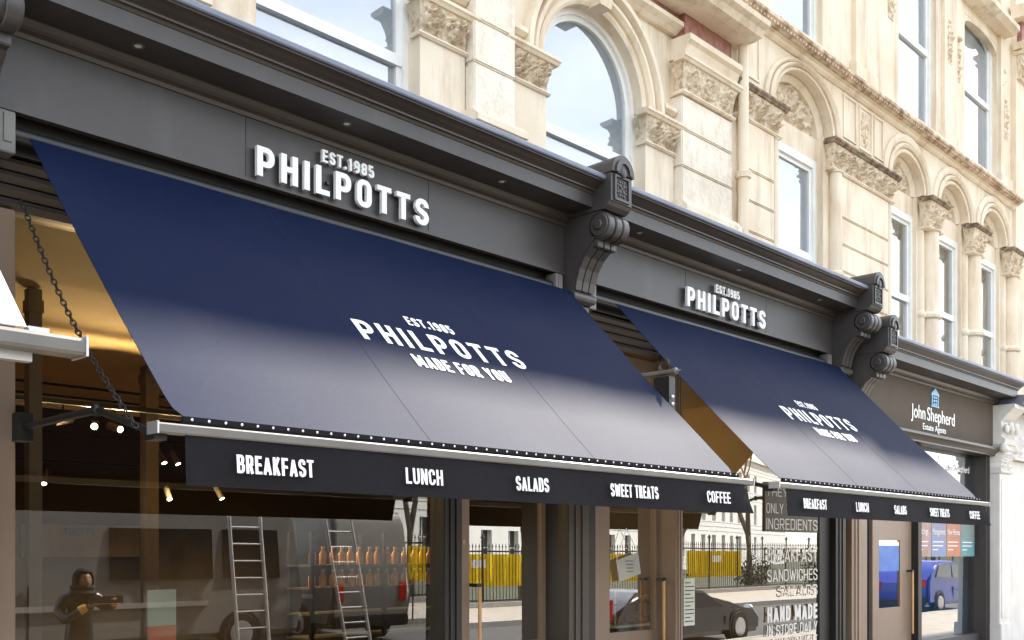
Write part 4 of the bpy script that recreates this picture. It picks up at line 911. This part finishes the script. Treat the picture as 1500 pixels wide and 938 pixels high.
# ------------------------------------------------------------------ across the street (seen reflected in the shop glass)
def wheel(par, x, y, r, s, z0=-.13):
    mb = MB(); n = 28; z = z0 + r
    mb.sweep([[(x + q * math.cos(2 * pi * k / n), y + s * t, z + q * math.sin(2 * pi * k / n)) for k in range(n)] for q, t in ((r * .6, .0), (r * .95, 0), (r, -.03), (r, -.17), (r * .95, -.2), (r * .6, -.2))])
    w_ = mb.build('wheel', M['tyre'], par, smooth=40)
    mb = MB(); mb.sweep([[(x + q * math.cos(2 * pi * k / n), y + s * t, z + q * math.sin(2 * pi * k / n)) for k in range(n)] for q, t in ((r * .62, -.01), (r * .6, .012), (r * .2, .02), (r * .05, .02))]); mb.build('rim', M['alu'], w_, smooth=40)
def vehicle(name, lab, cat, x, y, prof, wd, m, wins, wx, wr, lamp_x, group=None, zg=-.13, extra=None):
    V_ = thing(name, lab, cat, (x, y, zg), group)
    b = MB().plate([(x + a, zg + c) for a, c in prof], y - wd / 2, y + wd / 2)
    es = [e for e in b.b.edges if abs(e.verts[0].co.y - e.verts[1].co.y) < 1e-5]
    bmesh.ops.bevel(b.b, geom=es, offset=.09, segments=4, affect='EDGES', clamp_overlap=True)
    zs = [c for a, c in prof]; mid = zg + max(zs) * .52
    for v in b.b.verts:
        if v.co.z > mid: v.co.y = y + (v.co.y - y) * (1 - .12 * (v.co.z - mid) / (max(zs) - max(zs) * .52))
    bd_ = b.build('body', m, V_, smooth=40)
    for s_ in (-1, 1):
        for wp in wins:
            ya = y + s_ * (wd / 2 - .075); mb = MB(); pl = [(x + a, zg + c) for a, c in wp]; mb.plate(pl, min(ya, ya + s_ * .085), max(ya, ya + s_ * .085))
            for v in mb.b.verts:
                k = 1 - .12 * max(0, v.co.z - mid) / (max(zs) * .48); v.co.y = y + (v.co.y - y) * k
            mb.build('window', M['carglass'], bd_)
        for a in wx:
            n = 20; mb = MB(); mb.sweep([[(x + a + wr * 1.16 * math.cos(2 * pi * k / n), y + s_ * t, zg + wr + wr * 1.16 * math.sin(2 * pi * k / n)) for k in range(n)] for t in (wd / 2 - .1, wd / 2 + .004)]); mb.build('wheel_arch', M['black'], bd_)
            wheel(V_, x + a, y + s_ * (wd / 2 + .02), wr, s_, zg)
        MB().ball((x + lamp_x[0], y + s_ * (wd / 2 - .25), zg + lamp_x[2]), .13, (.45, 1, .8)).build('headlight', M['alu'], V_, smooth=60)
        MB().box(x + lamp_x[1] - .03, x + lamp_x[1] + .03, y + s_ * (wd / 2 - .2) - .09, y + s_ * (wd / 2 - .2) + .09, zg + lamp_x[2], zg + lamp_x[2] + .35, .01).build('tail_lamp', M['redlamp'], V_)
        mb = MB().box(x + 1.6, x + prof[-1][0] - 1.8 if prof is vanl else x + 4.6, y + s_ * (wd / 2) - .008 * (s_ < 0) - .0, y + s_ * (wd / 2) + .02 * s_ + .008 * (s_ > 0), zg + .82, zg + .90) if extra else None
        if mb: mb.build('side_trim', M['alu'], bd_)
        yo = y + s_ * (wd / 2 + .004); top = max(zs)
        gaps = (2.0, 3.5, 5.2) if extra else (1.72, 2.9)
        for gx in gaps:
            if gx < prof[-1][0] + 9: MB().box(x + gx - .006, x + gx + .006, min(yo, yo - s_ * .03), max(yo, yo - s_ * .03), zg + .38, zg + top * .50).build('door_gap', M['black'], bd_)
        MB().box(x + gaps[0] + .12, x + gaps[0] + .28, min(yo, yo + s_ * .03), max(yo, yo + s_ * .03), zg + top * .44, zg + top * .455, .004).build('door_handle', M['black'], bd_)
        if extra: MB().box(x + 2.6 * (prof is vanl) + 1.6, x + 4.9 + 3.0 * (prof is vanl), y + s_ * wd * .40 - .02, y + s_ * wd * .40 + .02, zg + 2.40, zg + 2.44).build('roof_rail', M['alu'], bd_)
    for a in (lamp_x[0], lamp_x[1]): MB().box(x + a - .06, x + a + .06, y - wd / 2 + .06, y + wd / 2 - .06, zg + .28, zg + .5, .03).build('bumper', M['black'], V_)
    return V_
vanp = [(0, .28), (5.1, .28), (5.15, .9), (4.95, 1.15), (4.25, 1.32), (3.6, 2.15), (3.2, 2.36), (.15, 2.40), (.03, 2.2), (-.02, .9)]; vanl = [(0, .28), (8.1, .28), (8.15, .9), (7.95, 1.15), (7.25, 1.32), (6.6, 2.15), (6.2, 2.36), (.15, 2.40), (.03, 2.2), (-.02, .9)]; vanl = [(8.1 - a, c) for a, c in vanl][::-1]; winl = [[(8.1 - a, c) for a, c in ((.45, 1.25), (1.5, 1.25), (1.5, 2.05), (.45, 2.05))], [(8.1 - a, c) for a, c in ((1.7, 1.25), (3.4, 1.25), (3.4, 2.05), (1.7, 2.05))]]
vanp = [(5.1 - a, c) for a, c in vanp][::-1]; vanw = [[(3.55, 1.35), (4.12, 1.32), (3.5, 2.05), (2.95, 2.1), (2.95, 1.35)], [(.4, 1.35), (2.75, 1.35), (2.75, 2.1), (.4, 2.1)]]
vanw = [[(5.1 - a, c) for a, c in w_] for w_ in vanw]
VG = 'grey vans parked across the road'
vehicle('parked_van', 'grey van with bright side trim reflected at the lower left window', 'van', 2.15, -9.4, vanl, 1.9, M['van'], winl, (1.0, 6.9), .34, (0.0, 8.1, .75), VG, extra=1)
v2 = vehicle('parked_van', 'grey van parked crosswise behind the tilted ladder, farther right in the reflection', 'van', 0, 0, vanp, 1.9, M['van'], vanw[:1], (1.0, 4.15), .34, (0.0, 5.1, .75), VG, extra=1); v2.location = (11.9, -13.7, -.13); v2.rotation_euler.z = R(90)
carp = [(0, .25), (4.2, .25), (4.25, .65), (4.1, .85), (3.1, .98), (2.35, 1.42), (1.9, 1.47), (.75, 1.45), (.3, 1.15), (.02, .95), (-.03, .6)]
carw = [[(.55, 1.02), (1.65, 1.0), (1.65, 1.38), (.85, 1.37)], [(1.75, 1.0), (2.85, 1.0), (2.3, 1.36), (1.75, 1.38)]]
vehicle('parked_car', 'bright blue hatchback reflected in the office window', 'car', 28.0, -5.5, carp, 1.7, M['blue'], carw, (.75, 3.4), .31, (4.15, 0.02, .62))
vehicle('parked_car', 'low black car parked by the kerb, reflected beside the bread counter', 'car', 14.2, -5.5, [(a, c * .74) for a, c in carp], 1.7, M['blackcar'], [[(a, c * .74) for a, c in w_] for w_ in carw], (.75, 3.4), .31, (4.15, 0.02, .62))
def ladder(x0, x1, y, zt, lean, lab):
    L_ = thing('ladder', lab, 'ladder', ((x0 + x1) / 2, y, -.13), 'aluminium ladders against the vans')
    for xx, xt in ((x0, x0 - lean), (x1, x1 - lean)): MB().tube([(xx, y + .35, -.12), (xt, y, zt)], .032, 8).build('ladder_rail', M['alu'], L_, smooth=40)
    for k in range(9):
        t = (k + .6) / 9.4; MB().tube([(x0 - lean * t, y + .35 * (1 - t), -.12 + (zt + .12) * t), (x1 - lean * t, y + .35 * (1 - t), -.12 + (zt + .12) * t)], .016, 8).build('rung', M['alu'], L_, smooth=40)
ladder(8.76, 9.34, -8.38, 2.45, .0, 'upright aluminium ladder leaning on the nearer grey van'); ladder(10.9, 11.45, -8.38, 2.40, .28, 'tilted aluminium ladder leaning between the two vans')
RL = thing('railing', 'black spiked iron railing along the far pavement, reflected in the glass', 'railing', (28, -15.6, 0)); mb = MB()
x = 4.0; i = 0
while x < 62:
    h_ = 1.82 if i % 14 else 2.1; r_ = .011 if i % 14 else .035
    mb.tube([(x, -15.6, .0), (x, -15.6, h_), (x, -15.6, h_ + .02), (x, -15.6, h_ + .14)], [r_, r_, r_ * 2.2, .002], 6); x += .14; i += 1
mb.build('spiked_bar', M['black'], RL)
mb = MB()
for z_ in (.18, 1.68): mb.box(4, 62, -15.62, -15.58, z_, z_ + .05)
mb.build('cross_rail', M['black'], RL); box('plinth', M['kerb'], 4, 62, -15.75, -15.45, 0, .15, RL)
for q, (a, c) in enumerate(((18.9, 24.3), (27.4, 31.0), (32.2, 36.0))):
    bn = thing('banner', ('long yellow sheet behind the railings, reflected in the first door', 'yellow sheet behind the railings, reflected in the narrow door', 'yellow sheet with a pale label, reflected beside the menu card')[q], 'banner', ((a + c) / 2, -15.72, .6), 'yellow sheets along the railings')
    n = 40; g = MB(); g.grid([[(a + (c - a) * i / n, -15.80 + .05 * math.sin(i * 1.4), z_) for i in range(n + 1)] for z_ in (.62, 1.0, 1.4, 1.62)]); bmesh.ops.solidify(g.b, geom=g.b.faces[:], thickness=.012); sh = g.build('sheet', M['yellow'], bn, smooth=60)
    box('label_patch', M['white'], (a + c) / 2 - .3, (a + c) / 2 + .3, -15.73, -15.725, 1.2, 1.45, bn)
lp = thing('street_lamp', 'black lamp post with lantern rising above the railings, reflected', 'street lamp', (19.6, -15.2, 0)); MB().lathe((19.6, -15.2, 0), [(.09, 0), (.07, .4), (.04, .5), (.035, 2.9), (.06, 2.95)], 12).build('post', M['black'], lp, smooth=40)
mb = MB().lathe((19.6, -15.2, 2.95), [(.09, 0), (.17, .35), (.19, .38), (.05, .5), (.02, .6)], 6); mb.build('lantern', M['black'], lp)
# white building opposite
OB = thing('white_building', 'white rendered building with dark sash windows across the street, reflected', 'building', (14, -28, -.3))
ops = [(22 + 3.4 * i + 1, 22 + 3.4 * i + 2.3, zz, zz + h_) for i in range(26) for zz, h_ in ((.9, 2.1), (4.4, 2.2), (8.0, 2.0))]
mb = MB(); xs_ = sorted({(a, b) for a, b, _, _ in ops}); x = 14.0
for a, b in xs_:
    mb.box(x, a, -28.4, -28, -.3, 11.5); z = -.3
    for zz, h_ in ((.9, 2.1), (4.4, 2.2), (8.0, 2.0)): mb.box(a, b, -28.4, -28, z, zz); z = zz + h_
    mb.box(a, b, -28.4, -28, z, 11.5); x = b
mb.box(x, 125, -28.4, -28, -.3, 11.5); mb.build('wall', M['bldg'], OB)
mb = MB(); z = .2
while z < 11.3: mb.box(14, 125, -28.002, -27.985, z, z + .03) if not any(zz - .1 < z < zz + h_ + .1 for zz, h_ in ((.9, 2.1), (4.4, 2.2), (8.0, 2.0))) else None; z += .45
mb.build('course_line', M['bar'], OB)
for a, b, c, h_ in ops:
    if a > 75: continue
    mb = MB().box(a, b, -28.33, -28.30, c, h_); wn = mb.build('window', M['bldgwin'], OB); mb = MB(); mb.box((a + b) / 2 - .03, (a + b) / 2 + .03, -28.295, -28.26, c, h_); mb.box(a, b, -28.295, -28.262, (c + h_) / 2 - .04, (c + h_) / 2 + .04); mb.box(a - .1, b + .1, -28.0, -27.85, c - .12, c - .002); mb.build('sash_frame', M['white'], wn)
MB().box(14, 125, -28.5, -27.7, 11.5, 11.9).build('cornice', M['bldg'], OB); MB().prism([(-28.3, 11.9), (-34, 15), (-40, 11.9)], 14, 125).build('roof', M['lead'], OB)
OB.rotation_euler.z = R(-17); bpy.context.view_layer.update()
box('back_wall', M['bldgwin'], 14, 125, -40, -39.6, -.3, 11.9, OB)
def tree(x, y, h, seed, lab):
    rg = random.Random(seed); t = thing('bare_tree', lab, 'tree', (x, y, -.3), 'bare winter trees across the street'); mb = MB(); tw = MB()
    def br(p, d, l, r_, dep, tgt):
        q = p + d * l; mid = (p + q) / 2 + Vector((rg.uniform(-1, 1), rg.uniform(-1, 1), 0)) * l * .05
        tgt.tube([p, mid, q], [r_, r_ * .86, r_ * .7], 8 if dep < 2 else 4)
        if dep == 6: return
        for k in range(2 if dep < 1 else rg.choice((2, 3))):
            nd = (d + Vector((rg.uniform(-1, 1), rg.uniform(-1, 1), rg.uniform(-.2, .6))) * .62).normalized(); br(q, nd, l * rg.uniform(.62, .82), r_ * .62, dep + 1, tw)
    br(Vector((x, y, -.3)), Vector((0, 0, 1)), h * .26, h * .018, 0, mb); mb.build('trunk', M['bark'], t, smooth=60); tw.build('crown', M['bark'], t)
tree(27, -19, 11, 3, 'bare tree near the lamp post, reflected between the awnings'); tree(41, -18.5, 10, 8, 'bare tree opposite the second window, reflected over the white building'); tree(62, -18, 10, 12, 'bare pale tree reflected in the office window')
tree(20.5, -17.6, 9, 21, 'slender bare tree behind the long yellow sheet, reflected'); tree(33.5, -17.2, 8, 34, 'bare tree between the second and third yellow sheets, reflected'); tree(50, -18.5, 11, 55, 'tall bare tree beyond the yellow sheets, reflected in the second window')
def shrub(x, y, h, sd, lab):
    rg = random.Random(sd); t = thing('shrub', lab, 'shrub', (x, y, -.3), 'dark shrubs behind the railings'); st = MB(); lf = MB()
    for k in range(9):
        d = Vector((rg.uniform(-.6, .6), rg.uniform(-.5, .5), 1)).normalized(); b0 = Vector((x, y, -.3)); e = b0 + d * h * rg.uniform(.7, 1); st.tube([b0, (b0 + e) / 2 + Vector((0, 0, .1)), e], [.025, .018, .006], 5)
        for q in range(60):
            p = b0.lerp(e, rg.uniform(.3, 1.05)) + Vector((rg.gauss(0, .2), rg.gauss(0, .2), rg.gauss(0, .15))); u = Vector((rg.uniform(-1, 1), rg.uniform(-1, 1), rg.uniform(-1, 1))).normalized() * .07; v = u.orthogonal().normalized() * .04
            lf.face([lf.b.verts.new(p + w_) for w_ in (u, v, -u, -v)])
    st.build('stem', M['bark'], t); lf.build('foliage', M['lawn'], t)
for q, (x, h_) in enumerate(((16.5, 1.5), (25.6, 1.7), (31.6, 1.4), (38.5, 1.8), (44, 1.5), (53, 1.7))):
    shrub(x, -16.6, h_, q + 70, ('leafy dark shrub left of the long yellow sheet', 'leafy dark shrub between the first and second yellow sheets', 'leafy dark shrub between the second and third yellow sheets', 'leafy dark shrub right of the labelled yellow sheet', 'small leafy dark shrub by the tree opposite the second window', 'leafy dark shrub farthest along the railings')[q])
bpy.context.view_layer.update()
